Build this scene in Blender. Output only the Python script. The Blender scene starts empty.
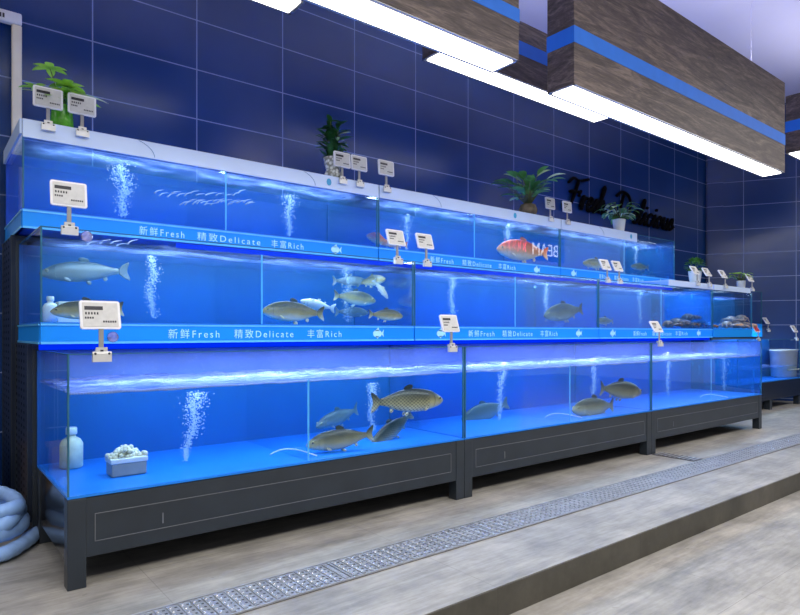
import bpy, math, random
from mathutils import Vector, Matrix, Euler, noise
random.seed(7)
sc = bpy.context.scene
COL = sc.collection
PI = math.pi
R = math.radians

# ------------------------------------------------------------------ camera
# X runs along the tanks, Y towards the tiled wall, Z up from the raised floor
CAM_H, F = 1.15, 610.0
FX, FY = 0.6225, 0.7826
cam_data = bpy.data.cameras.new('camera')
cam_data.sensor_fit = 'HORIZONTAL'
cam_data.sensor_width = 36.0
cam_data.lens = 36.0 * F / 800.0
cam_data.shift_x = 0.0
cam_data.shift_y = 25.5 / 800.0
cam_data.clip_start = 0.05
cam = bpy.data.objects.new('camera', cam_data)
COL.objects.link(cam)
cam.location = (0, 0, CAM_H)
cam.rotation_euler = (R(90), 0, math.atan2(FY, FX) - R(90))
sc.camera = cam

# ------------------------------------------------------------------ world, lamps, exposure
world = bpy.data.worlds.new('store_air')
sc.world = world
world.use_nodes = True
world.node_tree.nodes['Background'].inputs[0].default_value = (0.72, 0.74, 0.80, 1)
world.node_tree.nodes['Background'].inputs[1].default_value = 0.42
sc.view_settings.view_transform = 'Standard'
sc.view_settings.look = 'None'
sc.view_settings.gamma = 1
sc.view_settings.use_curve_mapping = False
sc.view_settings.exposure = 0.0
sc.cycles.transparent_max_bounces = 32
sc.cycles.max_bounces = 10
sc.cycles.caustics_reflective = False
sc.cycles.caustics_refractive = False
sc.cycles.sample_clamp_indirect = 4.0

def area(name, loc, sx, sy, power, color=(1, 1, 1), rot=(0, 0, 0), spread=180):
    l = bpy.data.lights.new(name, 'AREA')
    l.shape = 'RECTANGLE'; l.size = sx; l.size_y = sy
    l.energy = power; l.color = color; l.spread = R(spread)
    o = bpy.data.objects.new(name, l); COL.objects.link(o)
    o.location = loc; o.rotation_euler = rot
    return o

# unseen area lights added over the aisle to light the scene
area('aisle_fill', (3.0, -0.6, 4.2), 7.0, 1.2, 330, (1.0, 0.96, 0.90))
area('aisle_fill', (10.0, 0.4, 4.2), 5.0, 1.2, 150, (1.0, 0.97, 0.93))
area('aisle_fill', (-1.6, 0.6, 4.0), 1.0, 2.0, 60, (1.0, 0.96, 0.90))

def at(u, v, y):
    """Point of the place seen at photo pixel (u, v) at distance y into the room."""
    s = (u - 400.0) / F
    t = y / (FY - FX * s)
    return Vector((t * (FX + FY * s), y, CAM_H - (v - 333.0) / F * t))
def xat(u, y): return at(u, 333, y).x

# ------------------------------------------------------------------ helpers
def link(o, parent=None):
    COL.objects.link(o)
    if parent is not None: o.parent = parent
    return o
def tag(o, label=None, cat=None, group=None, kind=None):
    if label: o['label'] = label
    if cat: o['category'] = cat
    if group: o['group'] = group
    if kind: o['kind'] = kind
    return o
def empty(name, loc=(0, 0, 0), rz=0.0):
    o = bpy.data.objects.new(name, None); COL.objects.link(o)
    o.location = loc; o.rotation_euler = (0, 0, rz); o.empty_display_size = 0.1
    return o
def copy_tree(o, parent=None):
    c = o.copy(); COL.objects.link(c); c.parent = parent
    for ch in list(o.children): copy_tree(ch, c)
    return c

class MB:
    """collects vertices and faces; build() links them as one mesh object"""
    def __init__(s): s.v = []; s.f = []; s.m = []; s.cur = 0
    def add(s, vs, fs):
        b = len(s.v); s.v += [tuple(p) for p in vs]
        for f in fs: s.f.append(tuple(i + b for i in f)); s.m.append(s.cur)
        return s
    def box(s, x0, x1, y0, y1, z0, z1, M=None):
        vs = [Vector((x, y, z)) for z in (z0, z1) for y in (y0, y1) for x in (x0, x1)]
        if M: vs = [M @ p for p in vs]
        return s.add(vs, [(0, 2, 3, 1), (4, 5, 7, 6), (0, 1, 5, 4), (2, 6, 7, 3), (0, 4, 6, 2), (1, 3, 7, 5)])
    def tube(s, pts, rad, n=8, caps=True, flat=1.0):
        pts = [Vector(p) for p in pts]
        rads = rad if isinstance(rad, (list, tuple)) else [rad] * len(pts)
        vs, fs = [], []
        up = Vector((0, 0, 1)); prev = None
        for i, p in enumerate(pts):
            d = (pts[min(i + 1, len(pts) - 1)] - pts[max(i - 1, 0)])
            d = d.normalized() if d.length > 1e-9 else Vector((0, 0, 1))
            if prev is None:
                a = d.cross(up)
                if a.length < 1e-3: a = d.cross(Vector((1, 0, 0)))
            else:
                a = prev - d * prev.dot(d)
                if a.length < 1e-3: a = d.cross(up)
            a.normalize(); prev = a
            b = d.cross(a).normalized()
            for k in range(n):
                w = 2 * PI * k / n
                vs.append(p + a * math.cos(w) * rads[i] + b * math.sin(w) * rads[i] * flat)
        for i in range(len(pts) - 1):
            for k in range(n):
                k2 = (k + 1) % n
                fs.append((i * n + k, i * n + k2, (i + 1) * n + k2, (i + 1) * n + k))
        if caps:
            fs.append(tuple(range(n))[::-1]); fs.append(tuple((len(pts) - 1) * n + k for k in range(n)))
        return s.add(vs, fs)
    def lathe(s, prof, n=20, c=(0, 0, 0), sx=1, sy=1, lobes=0, amp=0):
        vs, fs = [], []
        for r, z in prof:
            for k in range(n):
                w = 2 * PI * k / n
                q = r * (1 + amp * math.cos(lobes * w))
                vs.append((c[0] + q * math.cos(w) * sx, c[1] + q * math.sin(w) * sy, c[2] + z))
        for i in range(len(prof) - 1):
            for k in range(n):
                k2 = (k + 1) % n
                fs.append((i * n + k, i * n + k2, (i + 1) * n + k2, (i + 1) * n + k))
        fs.append(tuple(range(n))[::-1]); fs.append(tuple((len(prof) - 1) * n + k for k in range(n)))
        return s.add(vs, fs)
    def ball(s, c, r, n=6, m=4):
        rx, ry, rz = r if isinstance(r, (tuple, list)) else (r, r, r)
        vs = [(c[0], c[1], c[2] - rz)]
        for i in range(1, m):
            w = PI * i / m - PI / 2
            for k in range(n):
                q = 2 * PI * k / n
                vs.append((c[0] + rx * math.cos(w) * math.cos(q), c[1] + ry * math.cos(w) * math.sin(q), c[2] + rz * math.sin(w)))
        vs.append((c[0], c[1], c[2] + rz)); top = len(vs) - 1
        fs = [(0, 1 + (k + 1) % n, 1 + k) for k in range(n)]
        for i in range(m - 2):
            for k in range(n):
                a = 1 + i * n; k2 = (k + 1) % n
                fs.append((a + k, a + k2, a + n + k2, a + n + k))
        a = 1 + (m - 2) * n
        fs += [(a + k, a + (k + 1) % n, top) for k in range(n)]
        return s.add(vs, fs)
    def prism(s, outline, y0, y1, M=None):
        """outline in (x, z), extruded from y0 to y1"""
        n = len(outline)
        vs = [Vector((x, y0, z)) for x, z in outline] + [Vector((x, y1, z)) for x, z in outline]
        if M: vs = [M @ p for p in vs]
        fs = [tuple(range(n)), tuple(range(n, 2 * n))[::-1]] + [(i, i + n, (i + 1) % n + n, (i + 1) % n) for i in range(n)]
        return s.add(vs, fs)
    def build(s, name, mats, parent=None, smooth=False, bevel=0.0, loc=None, rot=None):
        me = bpy.data.meshes.new(name)
        me.from_pydata(s.v, [], s.f)
        mats = mats if isinstance(mats, (list, tuple)) else [mats]
        for m in mats: me.materials.append(m)
        for p, mi in zip(me.polygons, s.m):
            p.material_index = mi; p.use_smooth = smooth
        me.update()
        o = bpy.data.objects.new(name, me); link(o, parent)
        if loc is not None: o.location = loc
        if rot is not None: o.rotation_euler = rot
        if bevel:
            b = o.modifiers.new('bevel', 'BEVEL'); b.width = bevel; b.segments = 2; b.limit_method = 'ANGLE'
        return o
def boxo(name, mat, x0, x1, y0, y1, z0, z1, parent=None, bevel=0.0):
    return MB().box(x0, x1, y0, y1, z0, z1).build(name, mat, parent, bevel=bevel)
def rounded(w, h, r, n=4):
    pts = []
    for cx, cz, a0 in ((w/2-r, h/2-r, 0), (-w/2+r, h/2-r, 90), (-w/2+r, -h/2+r, 180), (w/2-r, -h/2+r, 270)):
        for i in range(n + 1):
            a = R(a0 + 90 * i / n); pts.append((cx + r * math.cos(a), cz + r * math.sin(a)))
    return pts

# ------------------------------------------------------------------ materials
class NT:
    def __init__(s, name):
        s.m = bpy.data.materials.new(name); s.m.use_nodes = True
        s.t = s.m.node_tree; s.n = s.t.nodes; s.n.clear()
        s.out = s.n.new('ShaderNodeOutputMaterial')
    def node(s, kind, **kw):
        n = s.n.new('ShaderNode' + kind)
        for k, v in kw.items():
            if hasattr(n, k): setattr(n, k, v)
        return n
    def put(s, sock, v):
        if isinstance(v, bpy.types.NodeSocket): s.t.links.new(v, sock)
        elif isinstance(v, (tuple, list)) and len(v) == 3 and sock.type == 'RGBA': sock.default_value = (*v, 1)
        else: sock.default_value = v
    def math(s, op, a, b=0.0, c=0.0, clamp=False):
        n = s.node('Math', operation=op, use_clamp=clamp)
        s.put(n.inputs[0], a); s.put(n.inputs[1], b); s.put(n.inputs[2], c)
        return n.outputs[0]
    def coord(s, which='Object'): return s.node('TexCoord').outputs[which]
    def xyz(s, v):
        n = s.node('SeparateXYZ'); s.put(n.inputs[0], v); return n.outputs
    def mapping(s, v, scale=(1, 1, 1), loc=(0, 0, 0)):
        n = s.node('Mapping'); s.put(n.inputs[0], v); n.inputs['Scale'].default_value = scale; n.inputs['Location'].default_value = loc
        return n.outputs[0]
    def noise(s, v, scale=5, detail=4, rough=0.5, dist=0.0):
        n = s.node('TexNoise'); s.put(n.inputs['Vector'], v)
        n.inputs['Scale'].default_value = scale; n.inputs['Detail'].default_value = detail
        n.inputs['Roughness'].default_value = rough; n.inputs['Distortion'].default_value = dist
        return n.outputs[0]
    def voronoi(s, v, scale=5, feature='F1'):
        n = s.node('TexVoronoi', feature=feature); s.put(n.inputs['Vector'], v); n.inputs['Scale'].default_value = scale
        return n.outputs[0]
    def mix(s, f, a, b):
        n = s.node('Mix', data_type='RGBA'); s.put(n.inputs[0], f); s.put(n.inputs[6], a); s.put(n.inputs[7], b)
        return n.outputs[2]
    def ramp(s, v, stops):
        n = s.node('ValToRGB'); s.put(n.inputs[0], v); e = n.color_ramp.elements
        while len(e) < len(stops): e.new(0.5)
        for i, (p, c) in enumerate(stops): e[i].position = p; e[i].color = (*c, 1) if len(c) == 3 else c
        return n.outputs[0]
    def bump(s, h, strength=0.2, dist=0.01):
        n = s.node('Bump'); s.put(n.inputs['Height'], h); n.inputs['Strength'].default_value = strength; n.inputs['Distance'].default_value = dist
        return n.outputs[0]
    def principled(s, base=(0.5,)*3, rough=0.5, metal=0.0, normal=None, emit=None, es=0.0, alpha=1.0, spec=0.5, coat=0.0):
        n = s.node('BsdfPrincipled')
        s.put(n.inputs['Base Color'], base); s.put(n.inputs['Roughness'], rough); s.put(n.inputs['Metallic'], metal)
        s.put(n.inputs['Alpha'], alpha); s.put(n.inputs['Specular IOR Level'], spec); s.put(n.inputs['Coat Weight'], coat)
        if normal is not None: s.put(n.inputs['Normal'], normal)
        if emit is not None: s.put(n.inputs['Emission Color'], emit); s.put(n.inputs['Emission Strength'], es)
        return n.outputs[0]
    def done(s, surf, vol=None):
        s.t.links.new(surf, s.out.inputs['Surface'])
        if vol is not None: s.t.links.new(vol, s.out.inputs['Volume'])
        return s.m
    def grid(s, c, period, offset, half):
        """1 on lines at offset + n*period"""
        a = s.math('SUBTRACT', c, offset); a = s.math('DIVIDE', a, period)
        a = s.math('FRACT', s.math('ADD', a, 0.5)); a = s.math('ABSOLUTE', s.math('SUBTRACT', a, 0.5))
        return s.math('LESS_THAN', a, half / period)

def plain(name, base, rough=0.5, metal=0.0, vary=0.12, scale=8, **kw):
    t = NT(name); n = t.noise(t.coord(), scale, 4)
    d = tuple(c * (1 - vary) for c in base); l = tuple(min(1, c * (1 + vary)) for c in base)
    col = t.ramp(n, [(0.3, d), (0.7, l)])
    return t.done(t.principled(col, rough, metal, **kw))
def emitter(name, color, strength):
    t = NT(name); e = t.node('Emission'); t.put(e.inputs[0], color); t.put(e.inputs[1], strength); return t.done(e.outputs[0])
def glassy(name, tint, refl=1.0, rough=0.0, haze=0.0, hazecol=(0.6, 0.75, 1.0)):
    t = NT(name)
    tr = t.node('BsdfTransparent'); t.put(tr.inputs[0], tint)
    gl = t.node('BsdfGlossy'); t.put(gl.inputs['Roughness'], rough)
    fr = t.node('Fresnel'); fr.inputs[0].default_value = 1.3
    base = tr.outputs[0]
    if haze:
        df = t.node('BsdfDiffuse'); t.put(df.inputs[0], hazecol)
        tl = t.node('BsdfTranslucent'); t.put(tl.inputs[0], hazecol)
        m0 = t.node('MixShader'); m0.inputs[0].default_value = 0.5
        t.t.links.new(df.outputs[0], m0.inputs[1]); t.t.links.new(tl.outputs[0], m0.inputs[2])
        n = t.noise(t.mapping(t.coord(), (3, 3, 1.2)), 6, 5)
        f = t.math('MULTIPLY', n, haze * 2, clamp=True)
        m1 = t.node('MixShader'); t.put(m1.inputs[0], f)
        t.t.links.new(base, m1.inputs[1]); t.t.links.new(m0.outputs[0], m1.inputs[2]); base = m1.outputs[0]
    m = t.node('MixShader'); t.put(m.inputs[0], t.math('MULTIPLY', fr.outputs[0], refl))
    t.t.links.new(base, m.inputs[1]); t.t.links.new(gl.outputs[0], m.inputs[2])
    return t.done(m.outputs[0])

def wall_mat(name, px_, ox, pz, oz, axis=0):
    t = NT(name); c = t.coord(); s = t.xyz(c)
    g = t.math('MAXIMUM', t.grid(s[axis], px_, ox, 0.0045), t.grid(s[2], pz, oz, 0.0045))
    n = t.noise(c, 0.9, 3)
    col = t.ramp(n, [(0.3, (0.005, 0.030, 0.135)), (0.7, (0.008, 0.046, 0.19))])
    col = t.mix(g, col, (0.20, 0.27, 0.50))
    n2 = t.noise(c, 1.5, 2)
    return t.done(t.principled(col, t.math('ADD', t.math('MULTIPLY', g, 0.4), 0.27), normal=t.bump(n2, 0.25, 0.03)))
M = {}
M['wall_back'] = wall_mat('navy_tiles', 0.8, 1.057, 0.4155, 2.95)
M['wall_end'] = wall_mat('navy_tiles_end', 0.78, 0.585, 0.4155, 2.95)

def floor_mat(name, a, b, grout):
    t = NT(name); c = t.coord(); s = t.xyz(c)
    n1 = t.noise(t.mapping(c, (0.55, 3.2, 1)), 2.2, 8, 0.6, 0.6)
    n2 = t.noise(t.mapping(c, (1.2, 9, 1)), 5, 6, 0.65)
    n3 = t.noise(c, 2.3, 8, 0.7)
    f = t.math('ADD', t.math('MULTIPLY', n1, 0.38), t.math('ADD', t.math('MULTIPLY', n2, 0.24), t.math('MULTIPLY', n3, 0.38)))
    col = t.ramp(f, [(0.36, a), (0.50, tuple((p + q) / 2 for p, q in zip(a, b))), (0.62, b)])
    g = t.math('MAXIMUM', t.grid(s[0], 1.2, 0.86, 0.002), t.grid(s[1], 0.6, 0.086, 0.002))
    col = t.mix(t.math('MULTIPLY', g, 0.5), col, grout)
    spots = t.math('GREATER_THAN', t.noise(c, 18, 2), 0.74)
    col = t.mix(t.math('MULTIPLY', spots, 0.25), col, (0.1, 0.09, 0.08))
    r = t.math('ADD', t.math('MULTIPLY', n1, 0.35), 0.36)
    return t.done(t.principled(col, r, normal=t.bump(f, 0.08, 0.01)))
M['floor'] = floor_mat('grey_stone_tiles', (0.16, 0.155, 0.14), (0.47, 0.445, 0.395), (0.16, 0.15, 0.14))
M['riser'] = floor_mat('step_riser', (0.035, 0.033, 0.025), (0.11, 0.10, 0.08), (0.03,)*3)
M['ceiling'] = plain('lavender_ceiling', (0.60, 0.59, 0.84), 0.8, vary=0.02, scale=1)

def wood_mat():
    t = NT('grey_wood'); c = t.coord()
    n = t.noise(t.mapping(c, (0.35, 1, 3.0)), 4, 8, 0.65, 1.6)
    n2 = t.noise(t.mapping(c, (1.5, 4, 16)), 6, 6, 0.7)
    f = t.math('ADD', t.math('MULTIPLY', n, 0.65), t.math('MULTIPLY', n2, 0.35))
    col = t.ramp(f, [(0.36, (0.022, 0.015, 0.014)), (0.5, (0.085, 0.062, 0.055)), (0.62, (0.20, 0.150, 0.125))])
    return t.done(t.principled(col, 0.55, normal=t.bump(f, 0.15, 0.01)))
M['wood'] = wood_mat()
M['blue_stripe'] = plain('blue_stripe', (0.008, 0.16, 0.70), 0.6, vary=0.05)
M['diffuser'] = emitter('lit_diffuser', (1.0, 0.985, 0.96), 5.5)
M['metal_trim'] = plain('lamp_trim', (0.35, 0.35, 0.36), 0.35, 0.8)
M['stand'] = plain('charcoal_sheet_metal', (0.019, 0.027, 0.038), 0.42, 0.0, vary=0.15, scale=5, coat=0.2)
M['stand_side'] = plain('glossy_charcoal_sheet', (0.03, 0.034, 0.042), 0.10, 0.35, vary=0.15, scale=4)
M['groove'] = plain('groove_line', (0.16, 0.17, 0.19), 0.4)
def perf_mat():
    t = NT('perforated_charcoal_sheet'); s = t.xyz(t.coord())
    def cell(c, p): return t.math('SUBTRACT', t.math('FRACT', t.math('DIVIDE', c, p)), 0.5)
    y, z = cell(t.math('ADD', s[0], s[1]), 0.105), cell(s[2], 0.042)
    d = t.math('ADD', t.math('MULTIPLY', y, t.math('MULTIPLY', y, 1.6)), t.math('MULTIPLY', z, z))
    h = t.math('LESS_THAN', d, 0.055)
    col = t.mix(h, (0.013, 0.020, 0.040), (0.0005, 0.0005, 0.001))
    return t.done(t.principled(col, t.math('ADD', t.math('MULTIPLY', h, 0.4), 0.35), 0.0, spec=0.3, normal=t.bump(h, 0.6, 0.004)))
M['perf'] = perf_mat()
M['glass'] = glassy('tank_glass', (0.95, 0.985, 1.0), 0.35)
M['glass_edge'] = plain('glass_edge', (0.03, 0.14, 0.22), 0.15, vary=0.1)
def haze_glass():  # lavender sheen over the water painted as haze on the upper pane
    t = NT('hazed_glass'); z = t.xyz(t.coord())[2]; c = t.coord()
    tr = t.node('BsdfTransparent'); t.put(tr.inputs[0], (0.95, 0.985, 1.0)); gl = t.node('BsdfGlossy'); t.put(gl.inputs['Roughness'], 0.0)
    df = t.node('BsdfDiffuse'); t.put(df.inputs[0], (0.24, 0.40, 0.95)); tl = t.node('BsdfTranslucent'); t.put(tl.inputs[0], (0.26, 0.38, 0.9))
    a = t.node('MixShader'); a.inputs[0].default_value = 0.6; t.t.links.new(df.outputs[0], a.inputs[1]); t.t.links.new(tl.outputs[0], a.inputs[2])
    above = t.math('MULTIPLY', t.math('GREATER_THAN', z, 0.470), t.math('ADD', 0.04, t.math('MULTIPLY', t.noise(t.mapping(c, (2, 2, 5)), 4, 5), 0.28)))
    drops = t.math('MULTIPLY', t.math('LESS_THAN', t.voronoi(c, 45), 0.13), 0.25)
    f = t.math('ADD', above, t.math('MULTIPLY', drops, t.math('GREATER_THAN', z, 0.40)), clamp=True)
    b = t.node('MixShader'); t.put(b.inputs[0], f); t.t.links.new(tr.outputs[0], b.inputs[1]); t.t.links.new(a.outputs[0], b.inputs[2])
    fr = t.node('Fresnel'); fr.inputs[0].default_value = 1.3; m = t.node('MixShader'); t.put(m.inputs[0], t.math('MULTIPLY', fr.outputs[0], 0.2))
    t.t.links.new(b.outputs[0], m.inputs[1]); t.t.links.new(gl.outputs[0], m.inputs[2]); return t.done(m.outputs[0])
M['glass_haze'] = haze_glass()
M['glass_wet'] = glassy('wet_glass', (0.93, 0.98, 1.0), 0.25, haze=0.025, hazecol=(0.15, 0.5, 1.0))
M['end_pane'] = glassy('blue_tinted_glass', (0.5, 0.8, 1.0), 0.3, haze=0.28, hazecol=(0.05, 0.38, 1.0))  # pane tinted blue with an uneven blue haze
M['divider'] = glassy('divider_glass', (0.93, 0.97, 1.0), 0.25)
M['film'] = plain('deep_blue_film', (0.003, 0.105, 0.42), 0.35, vary=0.10, scale=2)
M['film_top'] = plain('royal_blue_film', (0.002, 0.070, 0.50), 0.35, vary=0.12, scale=2)
M['tank_base'] = plain('light_blue_base', (0.008, 0.22, 0.80), 0.4, vary=0.06, scale=3)
M['fascia'] = plain('sky_blue_fascia', (0.002, 0.27, 0.84), 0.5, vary=0.04, scale=2, spec=0.3)
M['fascia_edge'] = plain('pale_blue_edge', (0.12, 0.52, 0.92), 0.3)
M['letter'] = plain('pale_lettering', (0.45, 0.86, 0.98), 0.4, vary=0.05)
M['lid'] = plain('white_lid', (0.54, 0.67, 0.90), 0.35, vary=0.03, scale=2)
M['lid_line'] = plain('lid_line', (0.10, 0.24, 0.45), 0.4)
M['emblem'] = plain('teal_emblem', (0.02, 0.30, 0.55), 0.4)
M['led_blue'] = emitter('blue_led_strip', (0.0, 0.03, 1.0), 0.9)
M['led_white'] = emitter('white_led_strip', (0.35, 0.6, 1.0), 1.2)

def water_mat(name, dens, col, absorb):
    t = NT(name)
    tr = t.node('BsdfTransparent'); t.put(tr.inputs[0], (0.98, 0.99, 1.0))
    v1 = t.node('VolumeScatter'); t.put(v1.inputs[0], col); v1.inputs['Density'].default_value = dens
    v2 = t.node('VolumeAbsorption'); t.put(v2.inputs[0], absorb); v2.inputs['Density'].default_value = 0.8
    a = t.node('AddShader'); t.t.links.new(v1.outputs[0], a.inputs[0]); t.t.links.new(v2.outputs[0], a.inputs[1])
    return t.done(tr.outputs[0], a.outputs[0])
M['water'] = water_mat('tank_water', 0.24, (0.08, 0.5, 1.0), (0.22, 0.72, 1.0))
def foam_mat(name, lo, k):
    t = NT(name); c = t.coord()
    n = t.noise(t.mapping(c, (1.2, 3, 1)), 3.0, 6, 0.6)
    v = t.noise(c, 60, 3)
    f = t.math('MULTIPLY', t.math('SUBTRACT', n, 0.40), 5.0, clamp=True)
    f2 = t.math('MULTIPLY', f, t.math('ADD', 0.4, v), clamp=True)
    col = t.mix(f2, (0.10, 0.20, 0.70), (0.50, 0.62, 0.98))
    df = t.node('BsdfDiffuse'); t.put(df.inputs[0], col); tl = t.node('BsdfTranslucent'); t.put(tl.inputs[0], col); tr = t.node('BsdfTransparent'); t.put(tr.inputs[0], (0.9, 0.96, 1.0))
    a = t.node('MixShader'); a.inputs[0].default_value = 0.4; t.t.links.new(df.outputs[0], a.inputs[1]); t.t.links.new(tl.outputs[0], a.inputs[2])
    b = t.node('MixShader'); t.put(b.inputs[0], t.math('ADD', lo, t.math('MULTIPLY', f2, k), clamp=True)); t.t.links.new(tr.outputs[0], b.inputs[1]); t.t.links.new(a.outputs[0], b.inputs[2])
    return t.done(b.outputs[0])
M['foam'] = foam_mat('froth', 0.26, 0.15)
M['foam_thin'] = foam_mat('thin_froth', 0.06, 0.16)
t = NT('air_bubble'); d_ = t.node('BsdfDiffuse'); t.put(d_.inputs[0], (0.85, 0.93, 1.0)); tr_ = t.node('BsdfTransparent'); mx = t.node('MixShader'); mx.inputs[0].default_value = 0.55
t.t.links.new(tr_.outputs[0], mx.inputs[1]); t.t.links.new(d_.outputs[0], mx.inputs[2]); M['bubble'] = t.done(mx.outputs[0])
M['splash'] = glassy('splash_water', (0.9, 0.95, 1.0), 0.5, haze=0.5, hazecol=(0.85, 0.9, 1.0))
M['froth_white'] = plain('white_froth', (0.55, 0.64, 0.90), 0.6)
M['white_plastic'] = plain('white_plastic', (0.78, 0.79, 0.82), 0.4, vary=0.03)
M['grey_plastic'] = plain('grey_plastic', (0.30, 0.30, 0.30), 0.45)
M['screen'] = plain('paper_screen', (0.60, 0.60, 0.58), 0.5, vary=0.06, scale=60)
M['ink'] = plain('black_ink', (0.02, 0.02, 0.03), 0.5)
M['red_ink'] = plain('red_ink', (0.55, 0.03, 0.04), 0.5)
M['clip'] = plain('clip_plastic', (0.62, 0.62, 0.60), 0.25, 0.1)
M['cup'] = glassy('suction_cup', (0.85, 0.8, 0.95), 1.0, 0.1, haze=0.35, hazecol=(0.8, 0.78, 0.95))
M['hose'] = plain('pale_blue_hose', (0.33, 0.52, 0.86), 0.35, vary=0.15, scale=14)
M['steel'] = plain('galvanised_steel', (0.36, 0.37, 0.39), 0.38, 0.35, vary=0.2, scale=12)
M['steel_dark'] = plain('drain_channel', (0.05, 0.05, 0.055), 0.5, 0.3)
M['stud'] = plain('bright_stud', (0.8, 0.8, 0.8), 0.25, 0.7)
M['cream'] = plain('cream_foam', (0.80, 0.74, 0.56), 0.7, vary=0.15, scale=25)
M['cream_paint'] = plain('cream_paint', (0.80, 0.73, 0.58), 0.5, vary=0.05)
M['black'] = plain('black_acrylic', (0.003, 0.003, 0.004), 0.7, spec=0.05)
M['carton'] = plain('brown_carton', (0.30, 0.19, 0.10), 0.8)
M['red'] = plain('red_plastic', (0.55, 0.03, 0.02), 0.4)
M['pot_green'] = plain('green_glass_pot', (0.10, 0.42, 0.03), 0.12, vary=0.35, scale=20)
M['pot_white'] = plain('white_glazed_pot', (0.78, 0.80, 0.76), 0.2, vary=0.08)
def vase_mat():
    t = NT('carved_white_vase'); v = t.voronoi(t.coord(), 38)
    col = t.ramp(v, [(0.3, (0.8, 0.82, 0.78)), (0.62, (0.25, 0.26, 0.22))])
    return t.done(t.principled(col, 0.3, normal=t.bump(v, 0.5, 0.004)))
M['vase'] = vase_mat()
M['pot_brown'] = plain('brown_glass_pot', (0.13, 0.10, 0.06), 0.1, vary=0.5, scale=18)
M['soil'] = plain('potting_soil', (0.05, 0.035, 0.02), 0.9)
def leaf_mat(name, a, b):
    t = NT(name); col = t.ramp(t.noise(t.coord(), 9, 3), [(0.3, a), (0.7, b)])
    p = t.principled(col, 0.35)
    tl = t.node('BsdfTranslucent'); t.put(tl.inputs[0], col); m = t.node('MixShader'); m.inputs[0].default_value = 0.25
    t.t.links.new(p, m.inputs[1]); t.t.links.new(tl.outputs[0], m.inputs[2]); return t.done(m.outputs[0])
M['leaf_bright'] = leaf_mat('bright_leaf', (0.14, 0.45, 0.02), (0.50, 0.85, 0.12))
M['leaf_dark'] = leaf_mat('dark_leaf', (0.008, 0.05, 0.012), (0.04, 0.17, 0.03))
M['leaf_mid'] = leaf_mat('mid_leaf', (0.02, 0.11, 0.015), (0.11, 0.33, 0.06))
M['leaf_pale'] = leaf_mat('pale_leaf', (0.35, 0.50, 0.22), (0.60, 0.70, 0.42))
M['stem'] = plain('plant_stem', (0.10, 0.13, 0.04), 0.6)

def fish_mat(name, back, side, belly, net=0.6, scale=30):
    t = NT(name); c = t.coord(); s = t.xyz(c)
    n = t.noise(c, 7, 3)
    h = t.math('ADD', t.math('MULTIPLY', s[2], 3.6), t.math('ADD', 0.36, t.math('MULTIPLY', n, 0.3)))
    col = t.ramp(h, [(0.16, belly), (0.42, side), (0.78, back)])
    # overlapping scales: offset rows
    cx = t.math('ADD', t.math('MULTIPLY', s[0], 0.8), t.math('MULTIPLY', n, 0.03))
    u = t.math('SUBTRACT', t.math('FRACT', t.math('MULTIPLY', t.math('ADD', cx, s[2]), scale)), 0.5)
    w = t.math('SUBTRACT', t.math('FRACT', t.math('MULTIPLY', t.math('SUBTRACT', cx, s[2]), scale)), 0.5)
    d = t.math('SQRT', t.math('ADD', t.math('MULTIPLY', u, u), t.math('MULTIPLY', w, w)))
    edge = t.math('MULTIPLY', t.math('SUBTRACT', d, 0.34), 4.0, clamp=True)
    body = t.math('LESS_THAN', s[0], 0.27)
    k = t.math('MULTIPLY', t.math('MULTIPLY', edge, body), net)
    col = t.mix(k, col, tuple(q * 0.25 for q in back))
    return t.done(t.principled(col, 0.28, normal=t.bump(d, 0.3 * net, 0.004)))
M['carp'] = fish_mat('carp_skin', (0.05, 0.048, 0.025), (0.50, 0.42, 0.22), (0.80, 0.74, 0.55), 0.8, 26)
M['carp_dark'] = fish_mat('dark_carp_skin', (0.035, 0.033, 0.02), (0.27, 0.24, 0.15), (0.5, 0.48, 0.38), 0.75, 26)
M['bass'] = fish_mat('bass_skin', (0.07, 0.055, 0.012), (0.50, 0.38, 0.13), (0.90, 0.82, 0.55), 0.25, 45)
M['silver'] = fish_mat('silver_skin', (0.08, 0.09, 0.09), (0.20, 0.20, 0.19), (0.30, 0.30, 0.28), 0.15, 40)
M['belly'] = fish_mat('pale_skin', (0.60, 0.58, 0.45), (0.85, 0.83, 0.72), (0.9, 0.9, 0.85), 0.1, 40)
M['orange_fish'] = fish_mat('orange_skin', (0.85, 0.16, 0.07), (0.95, 0.42, 0.22), (0.95, 0.75, 0.55), 0.4, 34)
M['eye'] = plain('fish_eye', (0.01, 0.01, 0.01), 0.1)
M['eye_ring'] = plain('fish_eye_ring', (0.6, 0.5, 0.2), 0.3)
M['crab'] = plain('crab_shell', (0.16, 0.07, 0.035), 0.4, vary=0.5, scale=30)
M['crab_pale'] = plain('pale_crab_shell', (0.50, 0.30, 0.20), 0.4, vary=0.4, scale=25)
M['sign_white'] = emitter('white_sign_light', (1, 1, 1), 3.2)
M['sign_red'] = emitter('red_sign_light', (1, 0.03, 0.08), 7)

# ------------------------------------------------------------------ the setting
STEP_Y, LOW = 1.886, -0.145
WALL_Y = 5.08
def struct(o): o['kind'] = 'structure'; return o
struct(boxo('floor', M['floor'], -3.0, 16.0, STEP_Y, 5.2, -0.145, 0.0))
MBf = MB().box(-3.0, 16.0, -6.0, STEP_Y, LOW - 0.1, LOW)
struct(MBf.build('floor_aisle', M['floor']))
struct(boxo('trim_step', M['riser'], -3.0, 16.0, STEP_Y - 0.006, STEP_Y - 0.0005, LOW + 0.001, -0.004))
struct(boxo('wall_back', M['wall_back'], -3.0, 11.0, WALL_Y, WALL_Y + 0.15, 0.0, 5.05))
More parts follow.
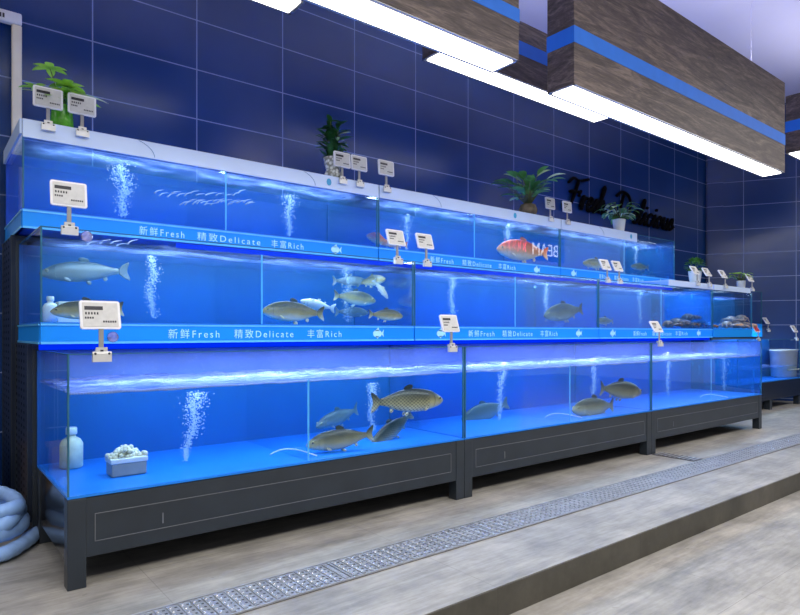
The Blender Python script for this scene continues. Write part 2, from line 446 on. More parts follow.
# the end wall meets the back wall at an angle
EW = Vector((10.96, 5.08, 0)); ED = Vector((0.49, -0.87, 0)).normalized()
ea = math.atan2(ED.y, ED.x)
w = MB().box(0, 6.0, 0, 0.15, 0.0, 5.05).build('wall_end', M['wall_end'], loc=EW, rot=(0, 0, ea)); struct(w)
w = MB().box(0.02, 0.27, -0.05, -0.001, 0.0, 5.05).build('trim_corner', M['wall_end'], loc=EW, rot=(0, 0, ea)); struct(w)
struct(boxo('ceiling', M['ceiling'], -3.0, 16.0, -6.0, 5.3, 5.05, 5.15))

# ------------------------------------------------------------------ hanging wooden light boxes
def light_box(x0, x1, y0, y1, z0, z1, label, s0=0.33, s1=0.52, trim=0.03):
    r = empty('hanging_lamp', ((x0 + x1) / 2, (y0 + y1) / 2, z0))
    tag(r, label, 'ceiling lamp', 'wood clad light boxes under the ceiling')
    hx, hy, h = (x1 - x0) / 2, (y1 - y0) / 2, z1 - z0
    boxo('wooden_casing', M['wood'], -hx, hx, -hy, hy, 0.0, h, r, bevel=0.004)
    f = MB(); e = 0.003
    a, b = h * s0, h * s1
    f.box(-hx - e, hx + e, -hy - e, -hy - 0.0005, a, b); f.box(-hx - e, hx + e, hy + 0.0005, hy + e, a, b)
    f.box(-hx - e, -hx - 0.0005, -hy, hy, a, b); f.box(hx + 0.0005, hx + e, -hy, hy, a, b)
    f.build('blue_band', M['blue_stripe'], r)
    boxo('diffuser', M['diffuser'], -hx + trim, hx - trim, -hy + trim, hy - trim, -0.012, -0.0005, r)
    g = MB()
    for q in ((-hx, hx, -hy, -hy + trim * 0.5), (-hx, hx, hy - trim * 0.5, hy), (-hx, -hx + trim * 0.5, -hy, hy), (hx - trim * 0.5, hx, -hy, hy)):
        g.box(q[0], q[1], q[2], q[3], -0.006, -0.0005)
    g.build('trim_ring', M['metal_trim'], r)
    area('ceiling_fill', ((x0 + x1) / 2, (y0 + y1) / 2, z1 + 0.01), x1 - x0, 0.15, 15 * (x1 - x0) / 2.2, (1, 0.99, 0.97), (PI, 0, 0))  # added light aimed up only to brighten the ceiling
    for xx in (-hx * 0.7, hx * 0.7):
        MB().tube([(xx, 0, h), (xx, 0, 5.05 - z0)], 0.003, 6).build('hanger_wire', M['ceiling'], r)
    return r
light_box(3.72, 7.62, 2.66, 2.90, 2.95, 3.95, 'largest wood clad hanging light box with a blue stripe, its end facing the gap', 0.30, 0.42)
light_box(-0.8, 3.12, 2.66, 2.90, 2.95, 3.95, 'wood clad hanging light box over the near tanks, cut by the photo top', 0.245, 0.335)
light_box(3.34, 5.80, 3.66, 3.90, 3.45, 3.99, 'low slim hanging light box seen behind and below the two big ones', 0.43, 0.66)
light_box(-2.0, 2.12, 3.70, 3.94, 3.45, 3.99, 'hanging light box with only its lit corner showing at the top edge', 0.43, 0.66)
light_box(8.15, 10.3, 2.62, 2.84, 3.30, 3.98, 'hanging light box farthest along, cut by the photo edge beside the end wall', 0.36, 0.55)

# ------------------------------------------------------------------ tanks
XS = [0.53, 2.99, 5.46, 7.99]
ROW = {
    1: dict(y0=3.039, y1=3.90, z0=0.408, z1=1.052, zw=0.872, xs=[0.53, 2.99, 5.46, 7.99], div=[1.755, 4.207, 6.70]),
    2: dict(y0=3.623, y1=4.45, z0=1.195, z1=1.700, zw=1.640, xs=[0.508, 3.02, 5.48, 7.99], div=[1.749, 4.207, 6.74]),
    3: dict(y0=4.129, y1=4.95, z0=1.863, z1=2.380, zw=2.300, xs=[0.488, 3.05, 5.52, 8.02], div=[1.717, 4.203, 6.80]),
}
ROWN = {1: 'bottom', 2: 'middle', 3: 'top'}
COLN = {0: 'near', 1: 'middle', 2: 'far'}

def text_mesh(body, size, shear=0.0, extrude=0.0008, spacing=1.0):
    c = bpy.data.curves.new('lettering', 'FONT'); c.body = body; c.size = size; c.shear = shear; c.extrude = extrude
    c.space_character = spacing; c.resolution_u = 3
    o = bpy.data.objects.new('tmp', c); COL.objects.link(o)
    bpy.context.view_layer.update()
    me = bpy.data.meshes.new_from_object(o.evaluated_get(bpy.context.evaluated_depsgraph_get()))
    bpy.data.objects.remove(o); bpy.data.curves.remove(c)
    return me
def place_text(body, size, x, y, z, mat, parent, width=None, name='lettering', **kw):
    me = text_mesh(body, size, **kw); me.materials.clear(); me.materials.append(mat)
    xs = [v.co.x for v in me.vertices]; w = max(xs) - min(xs); k = (width / w) if width else 1.0
    m0 = min(xs)
    for v in me.vertices: v.co = Vector(((v.co.x - m0) * k, -v.co.z, v.co.y))
    o = bpy.data.objects.new(name, me); link(o, parent); o.location = (x, y, z)
    return o
FRESH, DELIC, RICH = '\u65b0\u9c9cFresh', '\u7cbe\u81f4Delicate', '\u4e30\u5bccRich'
def fish_emblem(x, y, z, s, parent, flip=1):
    m = MB(); pts = []
    for i in range(14):
        a = 2 * PI * i / 14; pts.append((x + s * 0.42 * math.cos(a), z + s * 0.30 * math.sin(a)))
    m.prism(pts, y - 0.002, y)
    m.prism([(x + flip * s * 0.36, z), (x + flip * s * 0.62, z + s * 0.30), (x + flip * s * 0.55, z), (x + flip * s * 0.62, z - s * 0.28)][::flip], y - 0.002, y)
    m.prism([(x - s * 0.25, z + s * 0.2), (x + s * 0.1, z + s * 0.48), (x + s * 0.2, z + s * 0.2)], y - 0.002, y)
    m.prism([(x - s * 0.18, z - s * 0.2), (x + s * 0.02, z - s * 0.42), (x + s * 0.18, z - s * 0.2)], y - 0.002, y)
    return m.build('fish_emblem', M['letter'], parent)

def make_tank(row, i):
    d = ROW[row]; x0, x1 = d['xs'][i] + (0.006 if i else 0.0), d['xs'][i + 1] - 0.006
    y0, y1, z0, z1 = d['y0'], d['y1'], d['z0'], d['z1']
    r = empty('fish_tank', (x0, y0, z0)); g = 0.010
    W, D, H = x1 - x0, y1 - y0, z1 - z0
    film = M['film_top'] if row == 3 or i else M['film']
    boxo('front_pane', M['glass_haze' if row == 1 else 'glass_wet'], 0, W, 0, g, 0.012, H, r)
    boxo('side_pane', [M['glass']], 0, g, g + 0.001, D - g, 0.012, H, r)
    boxo('side_pane', M['end_pane' if i == 2 else 'glass'], W - g, W, g + 0.001, D - g, 0.012, H, r)
    boxo('back_panel', film, 0, W, D - g + 0.001, D + 0.002, 0.0, H, r)
    boxo('base_panel', M['tank_base'], 0, W, 0, D - g, 0.0, 0.0118, r)
    e = MB()                       # polished edges and silicone seams that show as blue-green lines
    for xx in (0, W - g * 0.8): e.box(xx, xx + g * 0.8, -0.001, g * 1.05, 0.012, H + 0.001)
    e.box(0, W, -0.001, g * 0.9, H, H + 0.005)
    e.box(-0.001, g * 0.9, g * 1.1, D - g, H, H + 0.005)
    e.build('edge_seam', M['glass_edge'], r)
    xd = d['div'][i] - x0
    boxo('divider', M['divider'], xd, xd + 0.008, g + 0.002, D - g, 0.0125, (d['zw'] - z0) + 0.012, r)
    ed = boxo('divider_edge', M['fascia_edge'], xd - 0.001, xd + 0.009, 0.0105, 0.0155, 0.0125, (d['zw'] - z0) + 0.014, r)
    ft = {1: 0, 2: 1, 3: 1}[row]
    if ft:
        zb = -0.099
        f = boxo('fascia', M['fascia'], 0, W, -0.004, 0.02, zb, -0.001, r)
        if i == 0: boxo('side_fascia', M['fascia'], -0.004, 0.016, 0.021, D, zb, -0.001, r)
        ln = MB(); ln.box(0, W, -0.009, -0.0045, -0.006, 0.0035); ln.box(0, W, -0.009, -0.0045, zb - 0.004, zb + 0.008)
        if i == 0: ln.box(-0.009, -0.0045, 0.0, D, -0.006, 0.0035); ln.box(-0.009, -0.0045, 0.0, D, zb - 0.004, zb + 0.008)
        ln.build('pale_rim', M['fascia_edge'], r)
        # where the writing stands, measured along this tank
        T = {(2, 0): (168, 219, 234, 293, 307, 341), (2, 1): (468, 494, 502, 532, 540, 557), (2, 2): (633, 646, 652, 671, 675, 687),
             (3, 0): (139, 184, 197, 260, 271, 303), (3, 1): (430, 453, 462, 491, 498, 515), (3, 2): (599, 609, 614, 628, 632, 643)}[(row, i)]
        for k, body in enumerate((FRESH, DELIC, RICH)):
            xa, xb = xat(T[2 * k], y0) - x0, xat(T[2 * k + 1], y0) - x0
            place_text(body, 0.062, xa, -0.0055, zb + 0.026, M['letter'], f, width=xb - xa, spacing=1.35)
        E_ = {(2, 0): (377,), (2, 1): (440, 578), (2, 2): (612, 698), (3, 0): (335,), (3, 1): (536,), (3, 2): (573, 660)}[(row, i)]
        for u in E_: fish_emblem(xat(u, y0) - x0, -0.0045, zb + 0.05, 0.095, f)
        # blue lit strip on the underside, shining into the tank below
        boxo('light_strip', M['led_blue'], 0.0 if not (row == 3 and i == 0) else 0.9, W, 0.03, 0.06, zb - 0.036, zb - 0.006, r)
        boxo('underside', M['film_top'], 0, W, 0.021, D, zb, -0.0015, r)
    la = '%s tank of the %s row'
    what = {(1, 0): 'fat carp beyond its divider',
            (1, 1): 'carp in its far half',
            (1, 2): 'with bubbling empty water on the low charcoal stands',
            (2, 0): 'with bass crowding one corner, above the bottom row',
            (2, 1): 'of nearly empty bright blue water',
            (2, 2): 'with brown crabs heaped on its floor',
            (3, 0): 'with frothy water under a white lid strip',
            (3, 1): 'with two orange fish under a white lid strip',
            (3, 2): 'under the black script sign'}[(row, i)]
    tag(r, '%s glass tank of the %s row, %s' % (COLN[i], ROWN[row], what), 'fish tank', 'glass fish tanks in the %s row' % ROWN[row])
    return r, x0, x1

tanks = {}
for row in (1, 2, 3):
    for i in range(3): tanks[(row, i)] = make_tank(row, i)

# white lid strips along the top row and over the far end of the middle row
def lid_strip(r, xa, xb, z, h, side_depth=0.0, deep=0.14):
    l = boxo('lid_strip', M['lid'], xa, xb, -0.014, -0.0015, z - h, z + 0.012, r)
    boxo('lid_top', M['lid'], xa, xb, -0.0010, deep, z + 0.006, z + 0.012, r)
    if side_depth: boxo('lid_side', M['lid'], -0.014, -0.0015, 0.0, side_depth, z - h * 0.8, z + 0.012, r)
    return l
def lid_art(l, x0, y0, z0, curve_u, emb_u, h):
    for u in curve_u:
        xc = xat(u, y0) - x0; zz = 0.0
        pts = [(xc + 0.10 * math.sin(k / 8 * PI / 2), -0.0150, z0 + 0.008 - h * (k / 8) ** 1.3) for k in range(9)]
        MB().tube(pts, 0.0022, 5).build('printed_curve', M['lid_line'], l)
    for u in emb_u:
        xc = xat(u, y0) - x0; pts = [(xc + 0.022 * math.cos(a * PI / 8), z0 - h * 0.42 + 0.028 * math.sin(a * PI / 8)) for a in range(16)]
        MB().prism(pts, -0.0165, -0.0145).build('emblem', M['emblem'], l)
for i in range(3):
    r, x0, x1 = tanks[(3, i)]
    H = ROW[3]['z1'] - ROW[3]['z0']
    xb = (x1 - x0) if i < 2 else xat(636, 4.129) - x0
    l = lid_strip(r, 0.0, xb, H, 0.093, 0.82 if i == 0 else 0)
    lid_art(l, x0, 4.129, H, {0: (138, 303), 1: (432,), 2: (598,)}[i], {0: (328,), 1: (514,), 2: (630,)}[i], 0.093)
r, x0, x1 = tanks[(2, 2)]
lid_strip(r, xat(668, 3.623) - x0, (x1 - x0), 0.505 + 0.06, 0.055, deep=0.35)

# short tank past the middle row
def simple_tank(x0, x1, y0, y1, z0, z1, zb, label, film, fas=None, base=None):
    r = empty('fish_tank', (x0, y0, z0)); tag(r, label, 'fish tank', 'glass fish tanks past the main rows')
    W, D, H, g = x1 - x0, y1 - y0, z1 - z0, 0.01
    boxo('front_pane', M['glass'], 0, W, 0, g, 0.012, H, r)
    boxo('side_pane', M['glass'], 0, g, g + 0.001, D - g, 0.012, H, r)
    boxo('side_pane', M['glass'], W - g, W, g + 0.001, D - g, 0.012, H, r)
    boxo('back_panel', film, 0, W, D - g + 0.001, D, 0, H, r)
    boxo('base_panel', base or M['tank_base'], 0, W, 0, D - g, 0, 0.0118, r)
    e = MB()
    for xx in (0, W - g): e.box(xx, xx + g, -0.001, g, 0.012, H + 0.001)
    e.box(0, W, -0.001, g, H, H + 0.006); e.build('edge_seam', M['glass_edge'], r)
    if fas: boxo('fascia', M['fascia'], 0, W, -0.003, D, fas, -0.001, r)
    return r
ext = simple_tank(8.01, 9.19, 3.623, 4.30, 1.195, 1.70, 0, 'short glass crab tank joined to the far end of the middle row', M['film'], -0.099)
l = lid_strip(ext, 0.0, 1.10, 0.565, 0.055, deep=0.35)
MB().box(xat(722, 3.623) - 8.01, xat(722, 3.623) - 8.0, 0.012, 0.6, 0.0125, 0.45).build('divider', M['divider'], ext)
end_low = simple_tank(8.92, 11.25, 3.70, 4.17, 0.42, 1.05, 0, 'last low glass tank before the end wall, holding a white bin', M['film'])
end_high = simple_tank(9.30, 11.10, 4.22, 4.66, 1.29, 1.83, 0, 'dim glass tank raised behind the last low one, by the end wall', M['film'], -0.2)

# ------------------------------------------------------------------ stands
def make_stand(i):
    d = ROW[1]; x0, x1 = d['xs'][i] + (0.001 if i else 0), d['xs'][i + 1] - 0.001
    r = empty('tank_stand', (x0, 3.039, 0)); W, D, T = x1 - x0, 0.86, 0.405
    lw = 0.077
    for xx, yy in ((0, 0), (W - lw, 0), (0, D - lw), (W - lw, D - lw)):
        boxo('leg', M['stand'], xx, xx + lw, yy, yy + lw, 0.0, T, r, bevel=0.003)
    p = boxo('front_panel', M['stand'], lw + 0.0005, W - lw - 0.0005, 0.004, 0.02, 0.135, T - 0.002, r)
    b = MB(); xa, xb, za, zb = lw + 0.035, W - lw - 0.05, 0.20, 0.325
    for q in ((xa, xb, za, za + 0.003), (xa, xb, zb, zb + 0.003), (xa, xa + 0.003, za, zb), (xb, xb + 0.003, za, zb)):
        b.box(q[0], q[1], 0.001, 0.0035, q[2], q[3])
    b.build('inset_outline', M['groove'], p)
    boxo('latch', M['groove'], xa + 0.30, xa + 0.306, 0.0, 0.0035, 0.225, 0.275, p)
    for xx in (0.003, W - 0.018):
        boxo('side_panel', M['stand_side'], xx, xx + 0.015, lw + 0.0005, D - lw - 0.0005, 0.115, T - 0.002, r)
    boxo('shelf_board', M['stand'], 0.02, W - 0.02, 0.021, D - 0.021, T - 0.03, T - 0.003, r)
    tag(r, {0: 'charcoal metal stand under the near tank, blue hose reflected in its side',
            1: 'charcoal metal stand under the middle tank of the bottom row',
            2: 'charcoal metal stand under the far tank of the bottom row'}[i], 'tank stand', 'charcoal stands under the bottom row')
for i in range(3): make_stand(i)
# tall racks carrying the middle and top rows
def rack(name_label, x0, x1, y0, y1, T, group):
    r = empty('tank_rack', (x0, y0, 0)); W, D = x1 - x0, y1 - y0
    boxo('side_panel', M['perf'], 0, 0.02, 0, D, 0.10, T, r)
    boxo('side_panel', M['perf'], W - 0.02, W, 0, D, 0.10, T, r)
    for xx, yy in ((0.021, 0), (W - 0.081, 0), (0.021, D - 0.06), (W - 0.081, D - 0.06)):
        boxo('post', M['stand'], xx, xx + 0.06, yy, yy + 0.06, 0, T - 0.031, r)
    e = MB(); e.box(-0.004, -0.0005, 0, 0.03, 0.10, T); e.box(-0.004, -0.0005, D - 0.03, D, 0.10, T); e.box(-0.004, -0.0005, 0.0, D, 0.07, 0.10)
    e.build('corner_angle', M['stand'], r)
    boxo('shade_panel', M['stand'], 0.0205, W - 0.0205, -0.012, -0.001, 0, 0.39, r)  # added dark sheet in place of the black shade under the stands
    boxo('shelf_board', M['stand'], 0.021, W - 0.021, 0, D, T - 0.03, T, r)
    tag(r, name_label, 'tank rack', group); return r
rack('perforated charcoal rack carrying the middle row, its side panel standing nearer', 0.49, 8.0, 3.925, 4.44, 1.09, 'perforated racks behind the bottom row')
rack('taller perforated charcoal rack carrying the top row, against the tiled wall', 0.47, 8.0, 4.455, 4.95, 1.757, 'perforated racks behind the bottom row')
r = empty('tank_stand', (8.92, 3.70, 0)); tag(r, 'charcoal stand with rows of vent holes under the last low tank', 'tank stand')
for xx in (0.0, 1.1, 2.25): boxo('leg', M['stand'], xx, xx + 0.08, 0, 0.08, 0, 0.417, r)
boxo('front_panel', M['perf'], 0.0, 2.33, -0.012, -0.001, 0.15, 0.417, r)
boxo('back_panel', M['stand'], 0.0, 2.33, 0.45, 0.46, 0.0, 0.417, r)
boxo('shelf_board', M['stand'], 0.0, 2.33, 0.081, 0.449, 0.39, 0.417, r)
boxo('tank_plinth', M['stand'], 9.35, 11.05, 4.25, 4.64, 0.0, 1.088)
tag(bpy.data.objects['tank_plinth'], 'dark boxed plinth under the raised dim tank by the end wall', 'plinth')

# ------------------------------------------------------------------ water with froth, lamps in the tanks
def water(x0, x1, y0, y1, z0, z1, label, grp, mat, foam_amp=0.008, foam=True):
    o = MB().box(x0, x1, y0, y1, z0, z1).build('water', mat)
    tag(o, label, 'water', grp, 'stuff')
    if foam:
        nx, ny = int((x1 - x0) / 0.03), 24; vs, fs = [], []
        for layer in (0, 1):
            for j in range(ny + 1):
                for i in range(nx + 1):
                    x = x0 + (x1 - x0) * i / nx; y = y0 + (y1 - y0) * j / ny
                    h = noise.fractal(Vector((x * 5, y * 7, z1)), 0.9, 2.0, 4) * foam_amp + noise.noise(Vector((x * 30, y * 30, 0))) * foam_amp * 0.5
                    vs.append((x, y, z1 + 0.004 + (foam_amp + h if layer else 0)))
        n = (nx + 1) * (ny + 1)
        for j in range(ny):
            for i in range(nx):
                a = j * (nx + 1) + i; fs.append((a + 1, a, a + nx + 1, a + nx + 2)); fs.append((n + a, n + a + 1, n + a + nx + 2, n + a + nx + 1))
        for i in range(nx):
            fs.append((i, i + 1, n + i + 1, n + i)); b = ny * (nx + 1) + i; fs.append((b + 1, b, n + b, n + b + 1))
        m = MB(); m.add(vs, fs); m.build('froth', M['foam' if foam_amp > 0.01 else 'foam_thin'], o, smooth=True)
        if foam_amp > 0.01:
            k = MB()
            for j in range(int((x1 - x0) / 0.012)):
                k.ball((x0 + 0.006 + j * 0.012, y0 + 0.010, z1 + 0.004 + 0.004 * noise.noise(Vector((j * 0.11, z1, x0)))), (0.010, 0.007, 0.004 + 0.007 * max(0, noise.noise(Vector((j * 0.06, 3, x0))) + 0.25)), 6, 4)
            k.build('froth_edge', M['froth_white'], o, smooth=True)
    return o
for (row, i), (r, x0, x1) in tanks.items():
    d = ROW[row]
    water(x0 + 0.012, x1 - 0.012, d['y0'] + 0.0165, d['y1'] - 0.012, d['z0'] + 0.0135, d['zw'],
          'blue water filling the %s tank of the %s row' % (COLN[i], ROWN[row]), 'water in the tanks', M['water'], 0.018 if row == 1 else 0.008)
    L = x1 - x0; xm = (x0 + x1) / 2
    # submersible / hood lamp near the surface
    if row == 1: area('tank_lamp', (xm, d['y0'] + 0.35, 1.045), L * 0.9, 0.25, 29.0, (0.85, 0.92, 1.0))
    if row == 2: area('tank_lamp', (xm, d['y0'] + 0.27, 1.735), L * 0.9, 0.2, 21.0, (0.80, 0.90, 1.0))
    if row == 3: area('tank_lamp', (xm, d['y0'] + 0.25, 2.365), L * 0.9, 0.2, 21.0, (0.80, 0.90, 1.0))
water(8.025, 9.175, 3.64, 4.285, 1.209, 1.62, 'clear blue water in the short crab tank', 'water in the tanks', M['water'])
area('tank_lamp', (8.6, 3.9, 1.73), 1.0, 0.2, 14.0, (0.5, 0.7, 1.0))
water(8.935, 11.235, 3.715, 4.155, 0.434, 0.62, 'shallow pale blue water in the last low tank', 'water in the tanks', M['water'])
area('tank_lamp', (10.2, 3.95, 1.25), 1.6, 0.2, 18.0, (0.5, 0.75, 1.0))

# ------------------------------------------------------------------ rising bubbles
def bubbles(u, vt, vb, y, label, row, n=330, w0=0.012, w1=0.05, lean=0.0, ub=None):
    a = at(u, vt, y); b = at(ub if ub else u, vb, y); m = MB()
    for k in range(int(n * 1.7)):
        f = random.random() ** 0.85
        c = b.lerp(a, f); rr = (w0 + (w1 - w0) * f) * min(1.7, abs(random.gauss(0, 0.62))); w = random.random() * 2 * PI
        wob = 0.010 * math.sin(f * 9 + u)
        m.ball((c.x + rr * math.cos(w) + wob, c.y + rr * math.sin(w), c.z), random.uniform(0.0012, 0.0040), 5, 3)
    o = m.build('air_bubbles', M['bubble'], smooth=True)
    tag(o, label, 'bubbles', 'rising bubble columns', 'stuff')
B = [(198, 392, 461, 3.42, 'bubble plume rising from the floor in the empty half of the near bottom tank', 1, 900, 0.012, 0.075, 186),
     (372, 383, 432, 3.50, 'bubble plume rising behind the carp in the near bottom tank', 1, 500, 0.02, 0.045, None),
     (503, 362, 420, 3.35, 'bubble plume in the middle bottom tank beside the pale hazy carp', 1, 500, 0.02, 0.05, 499),
     (594, 358, 398, 3.35, 'bubble plume behind the two carp of the middle bottom tank', 1, 400, 0.02, 0.05, None),
     (668, 352, 396, 3.35, 'wide bubble plume in the first half of the far bottom tank', 1, 350, 0.02, 0.05, None),
     (724, 354, 391, 3.35, 'narrow bubble plume near the far end of the bottom row', 1, 350, 0.012, 0.06, None),
     (152, 256, 318, 3.95, 'bubble plume in the near middle-row tank beside the pale fish', 2, 500, 0.03, 0.045, None),
     (347, 268, 322, 4.05, 'bubble plume among the bass of the middle row', 2, 350, 0.03, 0.06, None),
     (452, 278, 322, 3.95, 'bubble plume in the middle-row tank behind a price tag', 2, 350, 0.03, 0.05, None),
     (546, 284, 322, 3.95, 'bubble plume beside the hazy grey fish of the middle row', 2, 350, 0.02, 0.05, None),
     (640, 290, 324, 3.95, 'bubble plume in the crab tank of the middle row', 2, 250, 0.03, 0.05, None),
     (122, 165, 217, 4.50, 'wide pale bubble plume in the near top-row tank behind a price tag', 3, 700, 0.03, 0.085, 124),
     (289, 195, 236, 4.45, 'tall bubble plume in the top row before the white vase plant', 3, 500, 0.02, 0.07, None),
     (407, 214, 250, 4.45, 'bubble plume behind the orange fish in the top row', 3, 300, 0.02, 0.06, None),
     (508, 224, 248, 4.40, 'bubble plume over the large orange fish', 3, 300, 0.02, 0.06, None),
     (636, 246, 264, 4.40, 'bubble plume over the small dark fish at the end of the top row', 3, 250, 0.01, 0.06, None)]
for u, vt, vb, y, lab, row, n, w0, w1, ub in B: bubbles(u, vt, vb, y, lab, row, n, w0, w1, ub=ub)

# thin jets of falling water, splashes, and ripple reflections modelled as white streaks
def splash(u0, u1, v, y, n, h, label, lean=0.0):
    m = MB()
    for k in range(n):
        u = u0 + (u1 - u0) * (k + random.uniform(.1, .9)) / n; a = at(u, v + random.uniform(-2, 2), y); hh = h * random.uniform(.5, 1.2)
        m.tube([a, a + Vector((0.02 + lean, 0.0, hh * 0.6)), a + Vector((0.06 + lean * 2, -0.004, hh))], [0.0045, 0.003, 0.001], 5)
    tag(m.build('water_splash', M['splash'], smooth=True), label, 'splash', 'splashing water', 'stuff')
splash(83, 132, 245, 3.70, 5, 0.035, 'white water jets arching under the near top-row tank')
splash(178, 250, 203, 4.20, 24, 0.035, 'white splash and ripple glint streaks behind the glass of the near top-row tank')
splash(150, 240, 195, 4.25, 14, 0.03, 'faint splash and ripple glint streaks higher in the near top-row tank')

# ------------------------------------------------------------------ fish
def fish_mesh(mat, deep=1.0, bend=0.06):
    """unit length fish, head towards +X, one continuous body with fins"""
    prof = [(0.50, 0.004, 0.003), (0.485, 0.022, 0.018), (0.455, 0.045, 0.034), (0.41, 0.068, 0.050), (0.35, 0.090, 0.062), (0.27, 0.110, 0.070),
            (0.17, 0.125, 0.074), (0.06, 0.128, 0.072), (-0.05, 0.118, 0.062), (-0.15, 0.095, 0.048), (-0.23, 0.068, 0.034), (-0.30, 0.045, 0.022), (-0.345, 0.038, 0.014), (-0.37, 0.040, 0.009)]
    m = MB(); n = 16; vs, fs = [], []
    def off(x): return bend * (math.sin((0.3 - x) * 4.2)) * max(0, 0.35 - x)
    for x, h, w in prof:
        h *= deep
        for k in range(n):
            a = 2 * PI * k / n; cz = math.sin(a); cy = math.cos(a)
            zz = h * cz * (1.0 if cz > 0 else 0.92); yy = w * cy * (1 - 0.25 * max(0, cz))
            vs.append((x, yy + off(x), zz + 0.01 * (x > 0.4) * -1))
    for i in range(len(prof) - 1):
        for k in range(n):
            k2 = (k + 1) % n; fs.append((i * n + k, (i + 1) * n + k, (i + 1) * n + k2, i * n + k2))
    fs.append(tuple(range(n))[::-1][::-1]); L = len(prof) - 1; fs.append(tuple(L * n + k for k in range(n))[::-1])
    m.add(vs, fs)
    def fin(pts, th=0.006, o=0.0, tilt=0.0):
        n_ = len(pts); a, b = [], []
        for x, z in pts:
            yb = off(x) + o + tilt * abs(z + 0.08)
            a.append((x, yb - th / 2, z)); b.append((x, yb + th / 2, z))
        m.add(a + b, [tuple(range(n_)), tuple(range(n_, 2 * n_))[::-1]] + [(i, i + n_, (i + 1) % n_ + n_, (i + 1) % n_) for i in range(n_)])
    fin([(-0.35, 0.032), (-0.41, 0.085), (-0.52, 0.15), (-0.495, 0.07), (-0.455, 0.0), (-0.495, -0.07), (-0.52, -0.15), (-0.41, -0.085), (-0.35, -0.032)])
    dz = 0.118 * deep
    fin([(0.10, dz - 0.005), (0.075, dz + 0.055), (0.03, dz + 0.062), (-0.04, dz + 0.03), (-0.08, dz - 0.016)])
    fin([(-0.15, -0.075 * deep), (-0.20, -0.125 * deep), (-0.235, -0.11 * deep), (-0.24, -0.055 * deep)])
    fin([(0.03, -0.105 * deep), (-0.02, -0.165 * deep), (-0.055, -0.145 * deep), (-0.04, -0.10 * deep)], o=-0.03)
    fin([(0.03, -0.105 * deep), (-0.02, -0.165 * deep), (-0.055, -0.145 * deep), (-0.04, -0.10 * deep)], o=0.03)
    for s in (-1, 1):
        fin([(0.28, -0.055), (0.20, -0.125), (0.16, -0.12), (0.20, -0.06)], o=s * 0.062, tilt=s * 0.5)
    return m
proto = {}
def fish(u, v, y, L, mat, label, yaw=0, pitch=0, roll=0, deep=1.0, group=None, name='fish'):
    key = (mat, deep)
    if key not in proto:
        o = fish_mesh(M[mat], deep).build(name, M[mat], smooth=True)
        o.modifiers.new('smooth', 'SUBSURF').levels = 1; o.modifiers['smooth'].render_levels = 1
        for s in (-1, 1):
            e = MB(); e.ball((0.418, s * 0.047, 0.022), (0.018, 0.008, 0.018), 10, 6)
            e.cur = 1; e.ball((0.419, s * 0.051, 0.022), (0.013, 0.008, 0.013), 10, 6)
            e.build('eye', [M['eye_ring'], M['eye']], o, smooth=True)
        gill = MB()
        for s in (-1, 1):
            gill.tube([(0.31 + 0.03 * math.cos(a), s * (0.066 - 0.012 * abs(math.sin(a))), 0.078 * math.sin(a)) for a in [R(q) for q in range(-70, 71, 14)]], 0.0035, 5)
        gill.build('gill_cover', M['carp_dark'], o, smooth=True)
        proto[key] = o
    else: o = copy_tree(proto[key])
    o.location = at(u, v, y); o.scale = (L,) * 3; o.rotation_euler = Euler((R(roll), -R(pitch), R(yaw)))
    tag(o, label, 'fish', group); return o
G1 = 'carp in the bottom row'; G2 = 'fish in the middle row'; G3 = 'fish in the top row'
fish(341, 439, 3.19, 0.47, 'carp', 'dark scaled carp on the tank floor with its snout against the divider', 172, -4, deep=1.15, group=G1, name='carp')
fish(392, 429, 3.33, 0.45, 'carp_dark', 'dark carp slanting nose down between the floor and the upper carp', 186, -26, deep=1.15, group=G1, name='carp')
fish(408, 401, 3.15, 0.58, 'carp', 'large golden scaled carp swimming highest in the near bottom tank', -6, -1, deep=1.15, group=G1, name='carp')
fish(338, 417, 3.72, 0.46, 'silver', 'hazy grey carp with raised tail behind the carp at the divider', 195, -10, group=G1, name='carp')
fish(485, 412, 3.62, 0.50, 'silver', 'hazy rounded carp at the near end of the middle bottom tank', 165, -16, deep=1.35, group=G1, name='carp')
fish(594, 407, 3.22, 0.62, 'carp', 'carp resting by the divider of the middle bottom tank', 178, 0, deep=1.15, group=G1, name='carp')
fish(621, 390, 3.14, 0.60, 'carp_dark', 'grey carp swimming above in the far half of the middle bottom tank', -6, -6, deep=1.15, group=G1, name='carp')
fish(86, 272, 4.12, 0.50, 'silver', 'pale silver fish drifting alone in the near middle-row tank', 174, -4, deep=1.05, group=G2)
fish(88, 310, 3.76, 0.37, 'bass', 'olive bass half hidden behind a price tag', 172, -3, deep=1.2, group=G2)
fish(294, 312, 3.76, 0.46, 'bass', 'golden bass lying on the floor of the near middle-row tank', 172, 2, deep=1.3, group=G2)
fish(318, 305, 3.90, 0.32, 'belly', 'pale bellied fish lying over the golden bass, tail raised', 186, 8, roll=170, group=G2)
fish(350, 281, 4.10, 0.34, 'silver', 'faint bass highest in the corner cluster', 0, 2, group=G2)
fish(371, 281, 3.98, 0.30, 'bass', 'olive bass turned half towards the glass', -75, 4, deep=1.2, group=G2)
fish(381, 289, 3.83, 0.19, 'belly', 'pale fish hanging nose down beside the turned bass', -20, -52, group=G2)
fish(355, 298, 3.98, 0.38, 'bass', 'bass in the middle of the corner cluster, head towards the far pane', -6, -5, deep=1.25, group=G2)
fish(352, 312, 4.10, 0.34, 'silver', 'dim bass low in the cluster beside the pale tail', 2, 0, group=G2)
fish(386, 315, 3.72, 0.31, 'bass', 'bass on the floor close to the far pane of its tank', -6, -2, deep=1.2, group=G2)
fish(564, 312, 3.84, 0.56, 'carp_dark', 'hazy grey fish nosing the bottom in the middle tank of the middle row', 172, -8, deep=1.35, group=G2)
